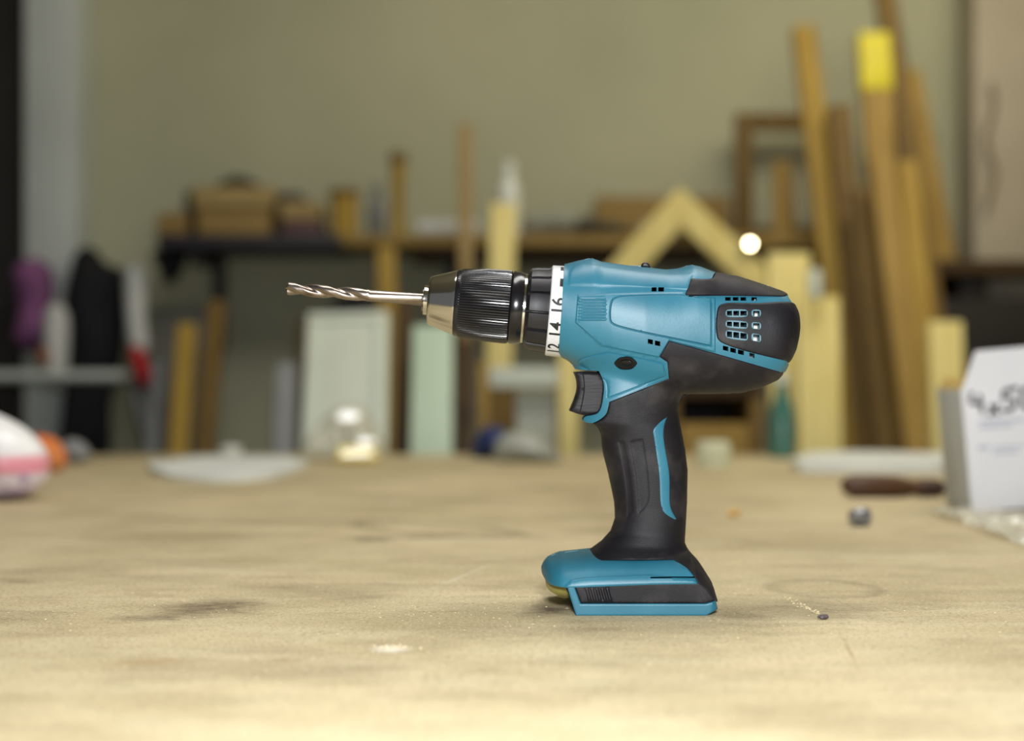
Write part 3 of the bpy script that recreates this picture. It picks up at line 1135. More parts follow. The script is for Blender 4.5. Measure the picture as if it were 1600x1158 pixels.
# small objects
bm = bmesh.new()
bmesh.ops.create_icosphere(bm, subdivisions=3, radius=1)
for v in bm.verts:
    n = mnoise.noise(v.co * 1.6) * 0.35 + mnoise.noise(v.co * 4) * 0.14
    v.co = Vector((v.co.x * 0.0095, v.co.y * 0.008, max(v.co.z * 0.0072, -0.006))) * (1 + n)
zmin = min(v.co.z for v in bm.verts)
o = link('metal_plug', mesh_of(bm), pmat('dull_grey_metal', srgb(150, 150, 154), 0.4, 0.5, srgb(104, 104, 110), 180, 0.4, 0.6), None, 25)
g = ground(1345, 822)
o.location = (g.x, g.y, -zmin)
o.rotation_euler = (0, 0, R(20))
tag(o, 'small crumpled grey metal lump in front of the brown tool handle', 'metal scrap')
bm = bmesh.new()
bmesh.ops.create_icosphere(bm, subdivisions=2, radius=1)
for v in bm.verts:
    n = mnoise.noise(v.co * 2.1 + Vector((4, 1, 0))) * 0.5
    v.co = Vector((v.co.x * 0.0058, v.co.y * 0.004, v.co.z * 0.0028)) * (1 + n)
zmin = min(v.co.z for v in bm.verts)
o = link('wood_chip', mesh_of(bm), pmat('orange_chip', srgb(232, 190, 112), 0.7, 0, srgb(214, 160, 78), 200), None, 25)
g = ground(1146, 807)
o.location = (g.x, g.y, -zmin)
tag(o, 'small orange wood chip on the bench right of the drill grip', 'wood chip')
bm = bmesh.new()
bmesh.ops.create_icosphere(bm, subdivisions=2, radius=1)
for v in bm.verts:
    n = mnoise.noise(v.co * 2.1 + Vector((9, 1, 5))) * 0.5
    v.co = Vector((v.co.x * 0.0026, v.co.y * 0.002, v.co.z * 0.0013)) * (1 + n)
zmin = min(v.co.z for v in bm.verts)
o = link('stone_crumb', mesh_of(bm), pmat('dark_crumb', srgb(92, 82, 84), 0.6), None, 30)
g = ground(1286, 968)
o.location = (g.x, g.y, -zmin)
tag(o, 'tiny dark crumb on the bench right of the drill foot', 'crumb')

# sawdust
bm = bmesh.new()


def flake(x, y, r):
    n = 5
    a0 = random.random() * 6.3
    h_ = r * random.uniform(0.15, 0.5)
    up = [bm.verts.new((x + r * random.uniform(0.6, 1.2) * math.cos(a0 + k * 6.283 / n), y + r * random.uniform(0.4, 1.0) * math.sin(a0 + k * 6.283 / n), 0.0001)) for k in range(n)]
    t = bm.verts.new((x + r * 0.2 * random.uniform(-1, 1), y, h_ + 0.0001))
    for k in range(n):
        bm.faces.new((up[k], up[(k + 1) % n], t))


for _ in range(750):
    px, py = random.uniform(-20, 1620), random.uniform(835, 1150)
    g = ground(px, py)
    flake(g.x, g.y, random.choice((0.0003, 0.0004, 0.0005, 0.0008)))
for _ in range(260):
    px, py = random.gauss(720, 110), random.gauss(945, 18)
    g = ground(px, py)
    flake(g.x, g.y, random.choice((0.0003, 0.0005, 0.0007)))
for k in range(70):
    t = random.random()
    px, py = 1230 + 48 * t + random.gauss(0, 4), 936 + 22 * t + random.gauss(0, 1.5)
    g = ground(px, py)
    flake(g.x, g.y, random.choice((0.0005, 0.0008, 0.001)))
for k in range(120):
    px, py = random.gauss(1120, 34), random.gauss(872, 9)
    g = ground(px, py)
    flake(g.x, g.y, random.choice((0.0004, 0.0007, 0.001)))
for k in range(50):
    px, py = random.gauss(615, 22), random.gauss(1012, 3)
    g = ground(px, py)
    flake(g.x, g.y, random.choice((0.0005, 0.0008, 0.001)))
o = link('sawdust', mesh_of(bm), pmat('sawdust_pale', srgb(244, 228, 188), 0.8, 0, srgb(226, 204, 154), 90))
tag(o, 'pale sawdust flakes scattered over the bench top', 'sawdust', kind='stuff')

grow('paper_sheet', [(232, 731, 1), (246, 744), (290, 752), (350, 754), (430, 748), (484, 727, 1), (420, 721), (330, 720)], 0.004, M_paper,
     'white sheet of paper on the far left of the bench', 'paper', wav=0.006)
grow('foam_sheet', [(1236, 731, 1), (1250, 738, 1), (1370, 739), (1490, 740, 1), (1490, 719, 1), (1380, 718), (1262, 719, 1)], 0.008, M_paper,
     'long white foam sheet on the bench behind the brown tool handle', 'sheet', wav=0.006)
g = ground(322, 722)
o = lathe('white_disc', [(0.004, 0), (0.014, 0.0), (0.0155, 0.004), (0.0155, 0.009), (0.012, 0.012), (0.004, 0.013)], M_paper, None, 24)
o.location = (g.x, g.y + 0.18, 0)
tag(o, 'small low white disc behind the white sheet of paper', 'disc')
g = ground(1115, 731)
cap = thing('jar_cap', 'round pale green plastic cap on the bench right of the drill grip', 'cap', g)
M_cap = pmat('pale_green_plastic', srgb(222, 226, 196), 0.4)
lathe('cap_side', [(0.018, 0), (0.0215, 0.0), (0.022, 0.002), (0.021, 0.030), (0.019, 0.033), (0.004, 0.0335)], M_cap, cap, 32)
lathe('rim', [(0.0225, 0.0), (0.0235, 0.001), (0.0235, 0.005), (0.0225, 0.006)], M_cap, cap, 32)

# left: packet and orange rag
def packet_material():
    m, nt, b = nodes_of('packet_print')
    N, L = nt.nodes, nt.links
    tc = N.new('ShaderNodeTexCoord')
    sp = N.new('ShaderNodeSeparateXYZ')
    L.new(tc.outputs['Object'], sp.inputs[0])
    r = N.new('ShaderNodeValToRGB')
    r.color_ramp.interpolation = 'LINEAR'
    mr = N.new('ShaderNodeMapRange')
    mr.inputs[2].default_value = 0.075
    L.new(sp.outputs[2], mr.inputs[0])
    L.new(mr.outputs[0], r.inputs[0])
    e = r.color_ramp.elements
    e[0].position, e[0].color = 0.0, srgb(236, 224, 240)
    e[1].position, e[1].color = 0.33, srgb(240, 232, 244)
    for p_, c_ in ((0.37, srgb(240, 150, 168)), (0.54, srgb(244, 168, 182)), (0.60, srgb(246, 246, 248)), (1.0, srgb(248, 248, 250))):
        x = e.new(p_)
        x.color = c_
    n = N.new('ShaderNodeTexNoise')
    n.inputs['Scale'].default_value = 60
    L.new(tc.outputs['Object'], n.inputs['Vector'])
    q = N.new('ShaderNodeMapRange')
    q.inputs[1].default_value, q.inputs[2].default_value = 0.52, 0.62
    q.inputs[4].default_value = 0.55
    L.new(n.outputs['Fac'], q.inputs[0])
    lt = N.new('ShaderNodeMath')
    lt.operation = 'LESS_THAN'
    L.new(mr.outputs[0], lt.inputs[0])
    lt.inputs[1].default_value = 0.35
    mm = N.new('ShaderNodeMath')
    mm.operation = 'MULTIPLY'
    L.new(q.outputs[0], mm.inputs[0])
    L.new(lt.outputs[0], mm.inputs[1])
    mx = N.new('ShaderNodeMix')
    mx.data_type = 'RGBA'
    L.new(mm.outputs[0], mx.inputs[0])
    L.new(r.outputs[0], mx.inputs[6])
    mx.inputs[7].default_value = srgb(150, 110, 176)
    L.new(mx.outputs[2], b.inputs['Base Color'])
    b.inputs['Roughness'].default_value = 0.3
    return m


o = blob('plastic_packet', [(-70, 640), (-20, 642), (30, 664), (66, 696), (76, 722), (72, 752), (48, 772), (0, 779), (-70, 781)], 1.45, 0.04, packet_material(), fold=0.12, fscale=40)
o.location.z = 0.0
tag(o, 'white plastic packet with a pink band at the left edge', 'packet')
o = blob('orange_rag', [(40, 690), (56, 678), (82, 682), (98, 698), (104, 716), (98, 731), (76, 735), (46, 732)], 1.86, 0.03, M_orange, fold=0.3, fscale=60)
o.location.z = 0.0
tag(o, 'crumpled orange rag behind the white packet', 'rag')
o = blob('grey_rag', [(96, 694), (112, 684), (134, 694), (142, 712), (134, 721), (104, 722)], 2.03, 0.022, M_grey, fold=0.3, fscale=60)
o.location.z = 0.0
tag(o, 'small grey rag right of the orange rag', 'rag')

# ------------------------------------------------------------------ boards leaning behind the bench
def board(name, top, low, wtop, wlow, dt, dl, thick, mat, label, cat='board', group=None, to_floor=True, yaw=0.0):
    """plank between two seen points (top at distance dt, lower at dl), carried on down to the floor"""
    A, B = P(low[0], low[1], dl), P(top[0], top[1], dt)
    ax = (B - A).normalized()
    if to_floor:
        A = A + ax * ((-0.85 - A.z) / ax.z)
    L = (B - A).length
    w1 = wtop / F * dt
    xd = Vector((1, 0, 0))
    xd = (xd - ax * xd.dot(ax)).normalized()
    yd = ax.cross(xd)
    A2 = A.copy()
    if to_floor:
        A2 = A2 + Vector((0, 0, abs(yd.z) * thick / 2 + abs(xd.z) * w1 / 2))
    m = Matrix((xd, yd, ax)).transposed().to_4x4()
    m.translation = A2
    bm = bmesh.new()
    add_box(bm, (-w1 / 2, -thick / 2, 0), (w1 / 2, thick / 2, L), min(0.003, thick * 0.2))
    o = link(name, mesh_of(bm), mat, None, 40)
    o.matrix_world = m
    if label:
        tag(o, label, cat, group or ('planks leaning at the right behind the bench' if cat == 'plank' else None))
    return o


def lean(name, top, low, w, Y0, thick, mat, label, cat='plank', sl=0.24):
    """plank whose foot stands at depth Y0 on the floor and which leans back by sl"""
    dd = lambda py: (Y0 + sl * (CZ + 0.85)) / (1 + sl * (py - 579) / F)
    return board(name, top, low, w, w, dd(top[1]), dd(low[1]), thick, mat, label, cat)


lean('plank', (1255, 48), (1332, 700), 36, 2.64, 0.03, W_gold, 'tall brown plank reaching highest left of the yellow wrapped one')
pl = lean('plank', (1363, 60), (1402, 700), 44, 2.56, 0.03, W_tan, 'tall plank wrapped in yellow at its top end')
zt_ = max(v.co.z for v in pl.data.vertices)
bx = box('yellow_wrap', (-0.030, -0.018, 0), (0.030, 0.018, 0.118), M_yellow, pl, 0.004)
bx.location = (0, 0, zt_ - 0.116)
lean('plank', (1374, -60), (1446, 420), 30, 2.64, 0.03, W_brown, 'dark plank reaching out of the top of the picture')
board('plank', (1418, 112), (1474, 412), 36, 36, 3.15, 3.06, 0.028, W_tan, 'slanted plank with pale top end, ending at shelf height', 'plank', to_floor=False)
lean('plank', (1374, 252), (1431, 700), 37, 2.44, 0.03, W_tan, 'light short plank at the front of the leaning planks')
lean('plank', (1414, 258), (1462, 700), 32, 2.48, 0.03, W_gold, 'short golden plank right of the light front plank')
lean('plank', (1342, 300), (1384, 700), 34, 2.52, 0.03, W_brown, 'brown plank behind the light front plank')
lean('plank', (1310, 170), (1356, 700), 34, 2.60, 0.03, W_brown, 'brown plank between the highest left plank and the yellow wrapped one')
lean('plank', (1276, 467), (1279, 703), 66, 2.34, 0.03, W_pale, 'wide pale plank standing right of the drill body', sl=0.1)
lean('plank', (1231, 398), (1233, 520), 66, 2.44, 0.025, W_pale, 'pale plank behind the glowing ball and the wide pale plank', sl=0.1)
lean('plank', (1474, 505), (1480, 690), 52, 2.34, 0.03, W_pale, 'pale short plank behind the white box', sl=0.1)
board('slat', (1222, 252), (1226, 380), 34, 34, 3.12, 3.08, 0.015, W_tan, 'short tan slat standing inside the brown picture frame', 'slat', to_floor=False)
board('batten', (1272, 422), (1273, 466), 18, 18, 2.402, 2.40, 0.02, M_white, 'small white batten end above the wide pale plank', 'batten', to_floor=False)

# V shaped frame corner
fc = thing('frame_corner', 'pale pine corner of a frame, apex up, behind the drill', 'frame corner', P(1062, 300, 2.957))
for nm_, p0, p1 in (('left_arm', (1062, 292), (905, 466)), ('right_arm', (1062, 292), (1262, 478))):
    A, B = P(*p0, 2.957) - fc.location, P(*p1, 2.957) - fc.location
    dv = (B - A).normalized()
    n = Vector((dv.z, 0, -dv.x))
    if n.z > 0:
        n = -n
    w = 44 / F * 2.957
    # mitre along the vertical through the apex
    inner_drop = w / abs(n.z)
    A2 = A + Vector((0, 0, -inner_drop))
    B2 = B + n * w
    bm = bmesh.new()
    pr = [A, B, B2, A2]
    f0 = [bm.verts.new((p.x, 0, p.z)) for p in pr]
    f1 = [bm.verts.new((p.x, 0.04, p.z)) for p in pr]
    bm.faces.new(f0)
    bm.faces.new(f1)
    for k in range(4):
        bm.faces.new((f0[k], f0[(k + 1) % 4], f1[(k + 1) % 4], f1[k]))
    bmesh.ops.recalc_face_normals(bm, faces=bm.faces[:])
    bmesh.ops.bevel(bm, geom=bm.edges[:], offset=0.003, segments=2, affect='EDGES')
    link('frame_arm', mesh_of(bm), W_pale, fc, 40)

# brown picture frame against the wall
pf = thing('picture_frame', 'empty brown wooden frame leaning on the wall behind the planks', 'frame', P(1235, 380, 3.2))
x0, x1 = P(1150, 0, 3.2).x - pf.location.x, P(1320, 0, 3.2).x - pf.location.x
zt = P(0, 176, 3.2).z - pf.location.z
wd = 0.036
for nm_, lo, hi in (('stile', (x0, 0, 0), (x0 + wd, 0.03, zt)), ('stile', (x1 - wd, 0, 0), (x1, 0.03, zt)),
                    ('rail', (x0 + wd, 0, zt - wd), (x1 - wd, 0.03, zt)), ('rail', (x0 + wd, 0, 0), (x1 - wd, 0.03, wd))):
    box(nm_, lo, hi, W_brown, pf)

# ------------------------------------------------------------------ wall shelf and what stands on it
SD = 3.0
SZ = P(0, 366, SD).z
sh = thing('wall_shelf', 'long wooden wall shelf with a dark navy left part', 'shelf', (P(245, 0, SD).x, SD, SZ))


def shelf_piece(px0, px1, mat, name, th):
    a_, b_ = P(px0, 0, SD).x - sh.location.x, P(px1, 0, SD).x - sh.location.x
    return box(name, (a_, 0, -th), (b_, YB - SD, 0), mat, sh)


shelf_piece(245, 532, M_navy, 'shelf_board', 0.026)['label'] = 'dark navy shelf board'
shelf_piece(532.5, 1440, wood('shelf_wood', srgb(156, 130, 74), srgb(134, 110, 58)), 'shelf_board', 0.022)
shelf_piece(640, 1440, W_dark, 'front_rail', 0.02).location = (0, 0.03, -0.022)
for px in (300, 700, 1000, 1400):
    x = P(px, 0, SD).x - sh.location.x
    bm = bmesh.new()
    add_box(bm, (x - 0.012, 0.27, -0.22), (x + 0.012, 0.30, -0.03))
    add_box(bm, (x - 0.012, 0.05, -0.05), (x + 0.012, 0.27, -0.03))
    link('bracket', mesh_of(bm), M_navy, sh)


def on_shelf(name, x0, y0, x1, mat, label, cat, depth=0.12, dd=0.04, bevel=0.004, y1=366):
    o = pbox(name, x0, y0, x1, y1, SD + dd, depth, mat, bevel)
    dz = SZ - o.location.z
    o.location.z = SZ
    return tag(o, label, cat)


on_shelf('carton', 245, 330, 292, M_card, 'small brown carton at the left end of the shelf', 'carton')
cb = thing('cardboard_box', 'large lidded cardboard box on the left of the shelf', 'box', (P(365, 0, 3.04).x, 3.04, SZ))
w_ = 120 / F * 3.04
hh = (366 - 322) / F * 3.04
box('body', (-w_ / 2 + 0.004, 0, 0), (w_ / 2 - 0.004, 0.2, hh), M_card, cb)
box('lid', (-w_ / 2 - 0.003, -0.008, hh), (w_ / 2 + 0.003, 0.208, hh + 0.042), M_card2, cb, 0.003)
for nm_, pts, lab, mt in (('black_bag', [(335, 290), (346, 274), (372, 266), (400, 276), (412, 290)], 'black bundle lying on top of the large cardboard box', M_black),
                         ):
    o = blob(nm_, pts, 3.12, 0.05, mt, fold=0.2)
    o.location.z = SZ + hh + 0.042
    tag(o, lab, 'bundle')
o = on_shelf('dark_tin', 288, 283, 303, M_dark, 'dark narrow tin standing behind the large cardboard box', 'tin', depth=0.05, dd=0.22)
on_shelf('carton', 440, 340, 500, pmat('brown_purple_card', srgb(92, 66, 66), 0.7), 'dark purplish carton right of the large cardboard box', 'carton', depth=0.14)
o = on_shelf('carton', 437, 311, 498, M_card2, 'light carton stacked on the dark purplish carton', 'carton', depth=0.14, y1=340)
o.location.z = SZ + P(0, 340, 3.04).z - P(0, 366, 3.04).z
o2 = blob('grey_rag', [(428, 312), (434, 298), (452, 293), (474, 298), (484, 312)], 3.10, 0.045, pmat('dark_grey_cloth', srgb(66, 68, 72), 0.8), fold=0.2)
o2.location.z = o.location.z + (340 - 311) / F * 3.04
tag(o2, 'dark grey rag on top of the light carton', 'rag')
dr = thing('cable_drum', 'golden wooden drum with dark rim on the shelf', 'drum', (P(537, 0, 3.08).x, 3.09, SZ))
lathe('body', [(0.026, 0), (0.028, 0.001), (0.028, 0.084), (0.026, 0.085)], W_gold, dr, 28)
lathe('rim', [(0.028, 0.085), (0.032, 0.086), (0.032, 0.096), (0.029, 0.098), (0.01, 0.098)], W_brown, dr, 28)
bt_ = thing('bottle', 'grey translucent bottle between the drum and the turned post', 'bottle', (P(588, 0, 3.12).x, 3.13, SZ))
lathe('body', [(0.016, 0), (0.02, 0.002), (0.02, 0.07), (0.009, 0.09), (0.009, 0.10)], pmat('grey_bottle', srgb(120, 122, 118), 0.3), bt_, 24)
lathe('cap', [(0.0105, 0.098), (0.0105, 0.112), (0.005, 0.113)], M_grey, bt_, 20)
ps = thing('turned_post', 'tall golden turned wooden post standing on the shelf', 'post', (P(622, 0, 3.05).x, 3.06, SZ))
lathe('shaft', [(0.014, 0), (0.0155, 0.002), (0.013, 0.02), (0.0125, 0.09), (0.0145, 0.12), (0.0145, 0.146)], W_gold, ps, 24)
lathe('knob', [(0.0145, 0.146), (0.018, 0.149), (0.018, 0.163), (0.015, 0.168), (0.005, 0.169)], W_brown, ps, 24)
wb = thing('plastic_bottle', 'bright white plastic bottle standing on the shelf behind the pale post', 'bottle', (P(795, 0, 3.15).x, 3.15, SZ))
M_wp = pmat('glossy_white_plastic', srgb(236, 240, 232), 0.2)
lathe('body', [(0.019, 0), (0.023, 0.003), (0.023, 0.09), (0.021, 0.11), (0.012, 0.13)], M_wp, wb, 28)
lathe('cap', [(0.0135, 0.13), (0.0135, 0.156), (0.009, 0.162), (0.003, 0.163)], M_wp, wb, 24)
o = lathe('paper_roll', [(0.008, -0.06), (0.017, -0.06), (0.017, 0.06), (0.008, 0.06)], M_whitecloth, None, 24)
o.location = (P(700, 0, 3.06).x, 3.07, SZ + 0.017)
o.rotation_euler = (0, R(90), 0)
tag(o, 'whitish paper roll lying on the shelf left of the thin slat', 'roll')
o = blob('folded_cloth', [(815, 366, 1), (818, 336), (850, 322), (902, 326), (912, 366, 1)], 3.08, 0.05, pmat('pale_grey_cloth', srgb(150, 152, 138), 0.8), fold=0.2)
o.location.z = SZ
tag(o, 'pale grey folded cloth on the shelf right of the white bottle', 'cloth')
o = blob('dark_tool_case', [(894, 366, 1), (900, 342), (930, 340), (985, 354), (992, 366, 1)], 3.05, 0.05, pmat('dark_grey_plastic', srgb(64, 62, 54), 0.5))
o.location.z = SZ
tag(o, 'low dark sloping case on the shelf left of the frame corner', 'case')
on_shelf('cardboard_box', 930, 292, 1142, M_card, 'wide flat brown cardboard sheet box behind the frame corner', 'box', depth=0.06, dd=0.22)
for k, (x0, x1, y0, y1) in enumerate(((998, 1122, 354, 366), (1004, 1112, 344, 354))):
    o = on_shelf('flat_board', x0, y0, x1, M_boxg if k else M_grey, 'grey flat board lying on the shelf under the frame corner, ' + ('upper' if k else 'lower') + ' of two', 'board', depth=0.14, y1=y1)
    o.location.z = SZ + (0.0 if k == 0 else 12 / F * 3.04)

# glowing ball in a dark cup, added to stand for a bright spot
lp = thing('glow_spot', 'small glowing ball added for a bright spot at the shelf edge above the drill', 'glow', P(1172, 381, 2.93))
m, nt, b_ = nodes_of('glow_emission')
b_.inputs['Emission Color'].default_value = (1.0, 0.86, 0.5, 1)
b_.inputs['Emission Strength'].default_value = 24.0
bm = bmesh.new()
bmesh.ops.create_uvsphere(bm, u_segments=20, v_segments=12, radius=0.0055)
link('glow_ball', mesh_of(bm), m, lp, 60)
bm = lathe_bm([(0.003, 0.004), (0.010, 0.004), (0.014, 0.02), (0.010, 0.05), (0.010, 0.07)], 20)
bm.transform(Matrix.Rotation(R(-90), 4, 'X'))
link('dark_cup', mesh_of(bm), M_blackp, lp, 40)

# lower right dark shelf with a case below
ds = thing('dark_shelf', 'dark brown shelf at the right edge behind the planks', 'shelf', (P(1600, 0, SD).x, SD, P(0, 405, SD).z))
x0 = P(1448, 0, SD).x - ds.location.x
box('shelf_board', (x0, 0, -0.03), (0.25, YB - SD, 0), W_dark, ds)
for x in (x0 + 0.02, 0.2):
    box('bracket', (x, 0.04, -0.07), (x + 0.02, 0.28, -0.03), W_dark, ds)
tag(pbox('machine_case', 1465, 466, 1640, 640, 3.02, 0.25, M_dark, 0.01), 'dark machine case below the dark shelf at the right edge', 'case')
tag(pbox('carton', 1500, 432, 1545, 466, 3.02, 0.2, M_dark, 0.004), 'small dark carton on top of the machine case', 'carton')
tag(pbox('cabinet', 1440, 640, 1660, 938, 3.0, 0.28, W_dark, 0.004), 'dark wooden cabinet carrying the machine case', 'cabinet').location.z = -0.85
# rope hanging on the right pillar
o = link('rope', mesh_of(tube_bm([P(1548 + 6 * math.sin(t * 2.2), 130 + t * 40, 3.155) for t in np.linspace(0, 5, 24)], 0.004, 8)),
         pmat('rope_brown', srgb(120, 100, 78), 0.9), None, 60)
tag(o, 'thin brown rope hanging down the right wall pillar', 'rope')
tag(pbox('socket_box', 1430, 210, 1462, 262, 3.26, 0.04, M_dark, 0.004), 'small dark wall box behind the slanted plank', 'wall box')

# ------------------------------------------------------------------ middle: boards, rack, bags
board('post', (604, 392), (612, 712), 28, 28, 2.98, 2.90, 0.03, W_gold, 'golden wooden post under the shelf left of the chuck', 'post')
lean('slat', (727, 195), (729, 700), 22, 2.78, 0.015, W_pink, 'thin light brown slat standing above the chuck', 'slat', 0.12)
lean('post', (787, 322), (776, 700), 40, 2.68, 0.03, W_pale, 'pale broad post standing right of the thin slat', 'post', 0.1)
wp = board('panel', (545, 505), (538, 716), 126, 126, 2.56, 2.42, 0.03, M_white, 'white panel with a grooved frame leaning left of the mint board', 'panel')
board('strip', (474, 505), (470, 716), 14, 14, 2.66, 2.56, 0.02, W_dark, 'dark brown strip along the left of the white panel', 'strip')
board('strip', (448, 578), (442, 716), 30, 30, 2.48, 2.38, 0.02, M_grey, 'grey metal sheet leaning left of the white panel', 'sheet')
Lp = (P(545, 505, 2.56) - P(538, 716, 2.42)).length
wlen = max(v.co.z for v in wp.data.vertices)
hw = 63 / F * 2.56
for lo, hi in (((-hw + 0.004, -0.021, wlen - 0.02), (hw - 0.004, -0.015, wlen - 0.004)), ((hw - 0.022, -0.021, 0.02), (hw - 0.004, -0.015, wlen - 0.022)),
               ((-hw + 0.004, -0.021, 0.02), (-hw + 0.016, -0.015, wlen - 0.022))):
    box('moulding', lo, hi, M_white, wp, 0.001)
board('board', (677, 518), (674, 716), 62, 62, 2.52, 2.40, 0.02, M_mint, 'pale mint green board below the chuck', 'board')
board('board', (632, 470), (628, 716), 24, 24, 2.62, 2.48, 0.02, W_dark, 'dark brown board between the white panel and the mint board', 'board')
board('board', (726, 540), (725, 716), 30, 30, 2.72, 2.62, 0.02, W_dark, 'dark brown board right of the mint board', 'board')
o = blob('black_bag', [(512, 505), (520, 476), (545, 458), (575, 462), (592, 490), (594, 520), (560, 530), (520, 526)], 2.76, 0.05, M_black, fold=0.2)
tag(o, 'black bag hanging above the white panel', 'bag')

# wooden rack with white carton
rk = thing('wooden_rack', 'pale wooden rack seen between chuck and drill grip', 'rack', (P(840, 0, 2.42).x, 2.42, -0.85))


def rack_part(nm_, x0, y0, x1, y1, dd, depth, mat):
    a_, b_ = P(x0, y1, 2.42), P(x1, y0, 2.42)
    z0 = 0.0 if y1 > 900 else a_.z + 0.85
    return box(nm_, (a_.x - rk.location.x, dd, z0), (b_.x - rk.location.x, dd + depth, b_.z + 0.85), mat, rk)


rack_part('post', 873, 480, 905, 999, 0, 0.035, W_pale)
rack_part('post', 748, 566, 764, 999, 0, 0.035, W_tan)
rack_part('rail', 764.5, 574, 872, 606, 0.002, 0.03, M_white)
rack_part('shelf_board', 764.5, 704, 872, 716, 0.0, 0.20, W_tan)
rack_part('back_board', 748, 590, 905, 900, 0.20, 0.015, W_brown)
tag(pbox('carton', 806, 616, 869, 703.8, 2.457, 0.12, M_white, 0.004), 'white carton standing inside the pale wooden rack', 'carton').location.z = CZ - 125.0 / F * 2.42 + 0.0005
o = blob('blue_bag', [(742, 708), (750, 672), (772, 660), (800, 676), (806, 708)], 2.28, 0.05, M_bluetarp, fold=0.2)
tag(o, 'dark blue bag at the back of the bench under the chuck', 'bag')
o.location = (o.location.x, 2.15, 0)
o = blob('white_bag', [(775, 708), (784, 672), (820, 664), (856, 684), (872, 708)], 2.2, 0.04, pmat('pale_grey_plastic', srgb(168, 172, 164), 0.35, 0, srgb(140, 146, 140), 20), fold=0.25)
o.location = (o.location.x, 2.06, 0)
tag(o, 'crumpled pale plastic bag in front of the dark blue bag', 'bag')

# shiny clear bag in front of the white panel
M_bag = film_material('glossy_film', 0.24, 0.30, 0.62)
cbag = blob('clear_bag', [(470, 708), (492, 668), (528, 634), (566, 632), (588, 664), (602, 708)], 2.12, 0.05, M_bag, fold=0.55, fscale=48, n=34, seed=2.0)
cbag.location = (cbag.location.x, 2.12, 0.006)
tag(cbag, 'shiny crinkled clear plastic bag at the back of the bench', 'bag')
GLINT_TILT = (R(-4.6), 0, R(6.2))  # turns the flat facets and the yellow card to mirror the flash
for k, (cx, cy, w2, h2) in enumerate(((545, 650, 24, 11), (572, 690, 20, 9))):  # flat film patches added to the bag to carry two white glints
    q = blob('fold', [(cx - w2, cy + 3), (cx - w2 * 0.5, cy - h2), (cx + w2 * 0.6, cy - h2 * 0.8), (cx + w2, cy - 1), (cx + w2 * 0.4, cy + h2), (cx - w2 * 0.6, cy + h2)],
             2.045, 0.004, film_material('glint_facet_film', 0.2, 0.6, 0.9), cbag, Rr=0.004)
    q.rotation_euler = GLINT_TILT
o = blob('yellow_glint_card', [(522, 716, 1), (528, 692, 1), (585, 690, 1), (594, 716, 1)], 2.02, 0.010, pmat('glint_yellow', srgb(250, 232, 140), 0.20, spec=0.8), Rr=0.006)  # tilted yellow card put in to stand for a warm reflection
o.rotation_euler = GLINT_TILT
o.location = (o.location.x, 2.02, 0.002)
tag(o, 'glossy yellow card added for a warm glint in front of the clear plastic bag', 'packet')

# right of the grip: cabinet with dark niche, teal bottle
cbn = thing('wooden_cabinet', 'low tan wooden cabinet with a dark open niche right of the grip', 'cabinet', (P(1140, 0, 2.5).x, 2.5, -0.85))
for nm_, x0, y0, x1, y1, dd, dp, mt in (('top_board', 1040, 596, 1192, 622, 0, 0.3, W_dark), ('side_board', 1040, 623, 1062, 999, 0, 0.3, W_brown),
                                        ('side_board', 1172, 623, 1192, 999, 0, 0.3, W_brown), ('front_board', 1063, 662, 1171, 999, 0, 0.02, W_tan),
                                        ('back_board', 1063, 623, 1171, 999, 0.28, 0.02, M_dark)):
    a_, b_ = P(x0, y1, 2.5), P(x1, y0, 2.5)
    z0 = 0.0 if y1 > 900 else a_.z + 0.85
    box(nm_, (a_.x - cbn.location.x, dd, z0), (b_.x - cbn.location.x, dd + dp, b_.z + 0.85), mt, cbn)
tb = thing('bottle', 'dark teal glass bottle standing on the bench left of the wide pale plank', 'bottle', (P(1222, 0, 2.16).x, 2.16, 0))
lathe('body', [(0.014, 0), (0.018, 0.003), (0.018, 0.05), (0.015, 0.07), (0.008, 0.09), (0.008, 0.105)], M_teal, tb, 24)
lathe('cap', [(0.0095, 0.104), (0.0095, 0.118), (0.005, 0.119)], M_white, tb, 20)

# ------------------------------------------------------------------ left: hanging clothes, rail, boards
o = blob('work_coat', [(112, 420), (118, 396), (136, 384), (152, 392), (166, 412), (190, 420), (196, 470), (192, 560), (184, 580), (172, 640), (166, 716), (96, 716),
                       (98, 640), (104, 560), (98, 500), (104, 450)], 3.12, 0.05, M_black, fold=0.35, fscale=16)
tag(o, 'long black work coat hanging on the wall at the left', 'coat')
o = blob('purple_bag', [(22, 420), (48, 404), (74, 412), (84, 440), (78, 500), (84, 540), (50, 552), (24, 530), (30, 480)], 3.1, 0.04, M_purple, fold=0.3)
tag(o, 'purple cloth bag hanging on the pale pillar', 'bag')
o = blob('white_cloth', [(74, 482), (92, 474), (104, 488), (106, 560), (98, 602), (72, 604), (68, 540)], 3.02, 0.035, M_whitecloth, fold=0.25)
tag(o, 'white cloth hanging between the purple bag and the black coat', 'cloth')
o = blob('white_towel', [(198, 420), (212, 412), (224, 424), (228, 500), (232, 546), (214, 566), (202, 540), (196, 480)], 3.06, 0.03, M_whitecloth, fold=0.25)
tag(o, 'white towel hanging right of the black coat', 'towel')
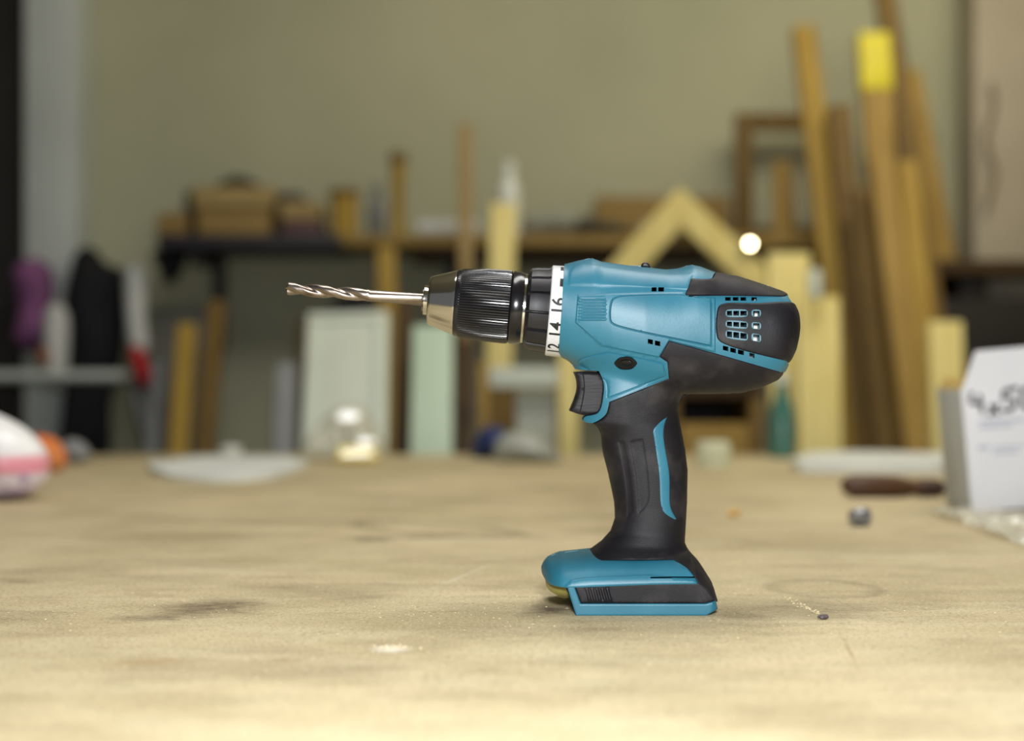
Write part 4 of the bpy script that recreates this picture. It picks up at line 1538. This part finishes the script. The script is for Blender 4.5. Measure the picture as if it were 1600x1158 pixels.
o = blob('red_glove', [(202, 548), (214, 540), (226, 552), (234, 574), (246, 584), (244, 602), (226, 608), (214, 596), (208, 574)], 3.0, 0.025, M_red, fold=0.25)
tag(o, 'red glove hanging below the white towel', 'glove')
o = blob('strap', [(206, 600), (216, 598), (228, 640), (238, 690), (228, 694), (214, 650)], 3.02, 0.012, M_grey)
tag(o, 'short grey strap hanging below the red glove', 'strap')
o = blob('leather_piece', [(58, 556), (66, 542), (76, 548), (76, 568), (64, 572)], 2.98, 0.02, pmat('brown_leather', srgb(150, 92, 60), 0.7))
tag(o, 'small brown leather piece left of the white cloth', 'leather')
rl = thing('metal_rail', 'horizontal grey metal rail in front of the black coat', 'rail', P(90, 588, 2.9))
x0, x1 = P(-60, 0, 2.9).x - rl.location.x, P(190, 0, 2.9).x - rl.location.x
link('bar', mesh_of(tube_bm([(x0, 0, 0), (x1, 0, 0)], 0.011, 14)), pmat('grey_metal', srgb(186, 194, 190), 0.5, 0.0), rl, 50)
for x in (x0 + 0.02, x1 - 0.012):
    link('bracket', mesh_of(tube_bm([(x, 0.008, 0), (x, YB - 2.9, 0)], 0.009, 12)), pmat('grey_metal', srgb(186, 194, 190), 0.5, 0.0), rl, 50)
tag(pbox('dark_crate', -40, 606, 92, 980, 3.0, 0.2, M_dark, 0.006), 'tall dark crate at the left edge below the rail', 'crate').location.z = -0.85
o = blob('funnel', [(238, 394), (292, 394), (288, 416), (272, 440), (258, 440), (246, 416)], 3.08, 0.03, M_black)
tag(o, 'black funnel hanging under the left end of the shelf', 'funnel')
tag(board('panel', (288, 486), (284, 716), 104, 104, 3.16, 3.06, 0.02, pmat('dark_grey_board', srgb(96, 96, 88), 0.7), 'x x'), 'dark grey panel behind the two golden boards at the left', 'panel')
board('board', (293, 515), (280, 704), 28, 28, 2.94, 2.82, 0.025, W_gold, 'front golden board of the two leaning at the left', 'board')
board('board', (340, 478), (322, 704), 26, 26, 3.02, 2.88, 0.025, W_brown, 'taller brown board right of the front golden one', 'board')
board('strip', (248, 570), (238, 704), 18, 18, 2.98, 2.88, 0.015, M_grey, 'grey strip leaning left of the golden boards', 'strip')
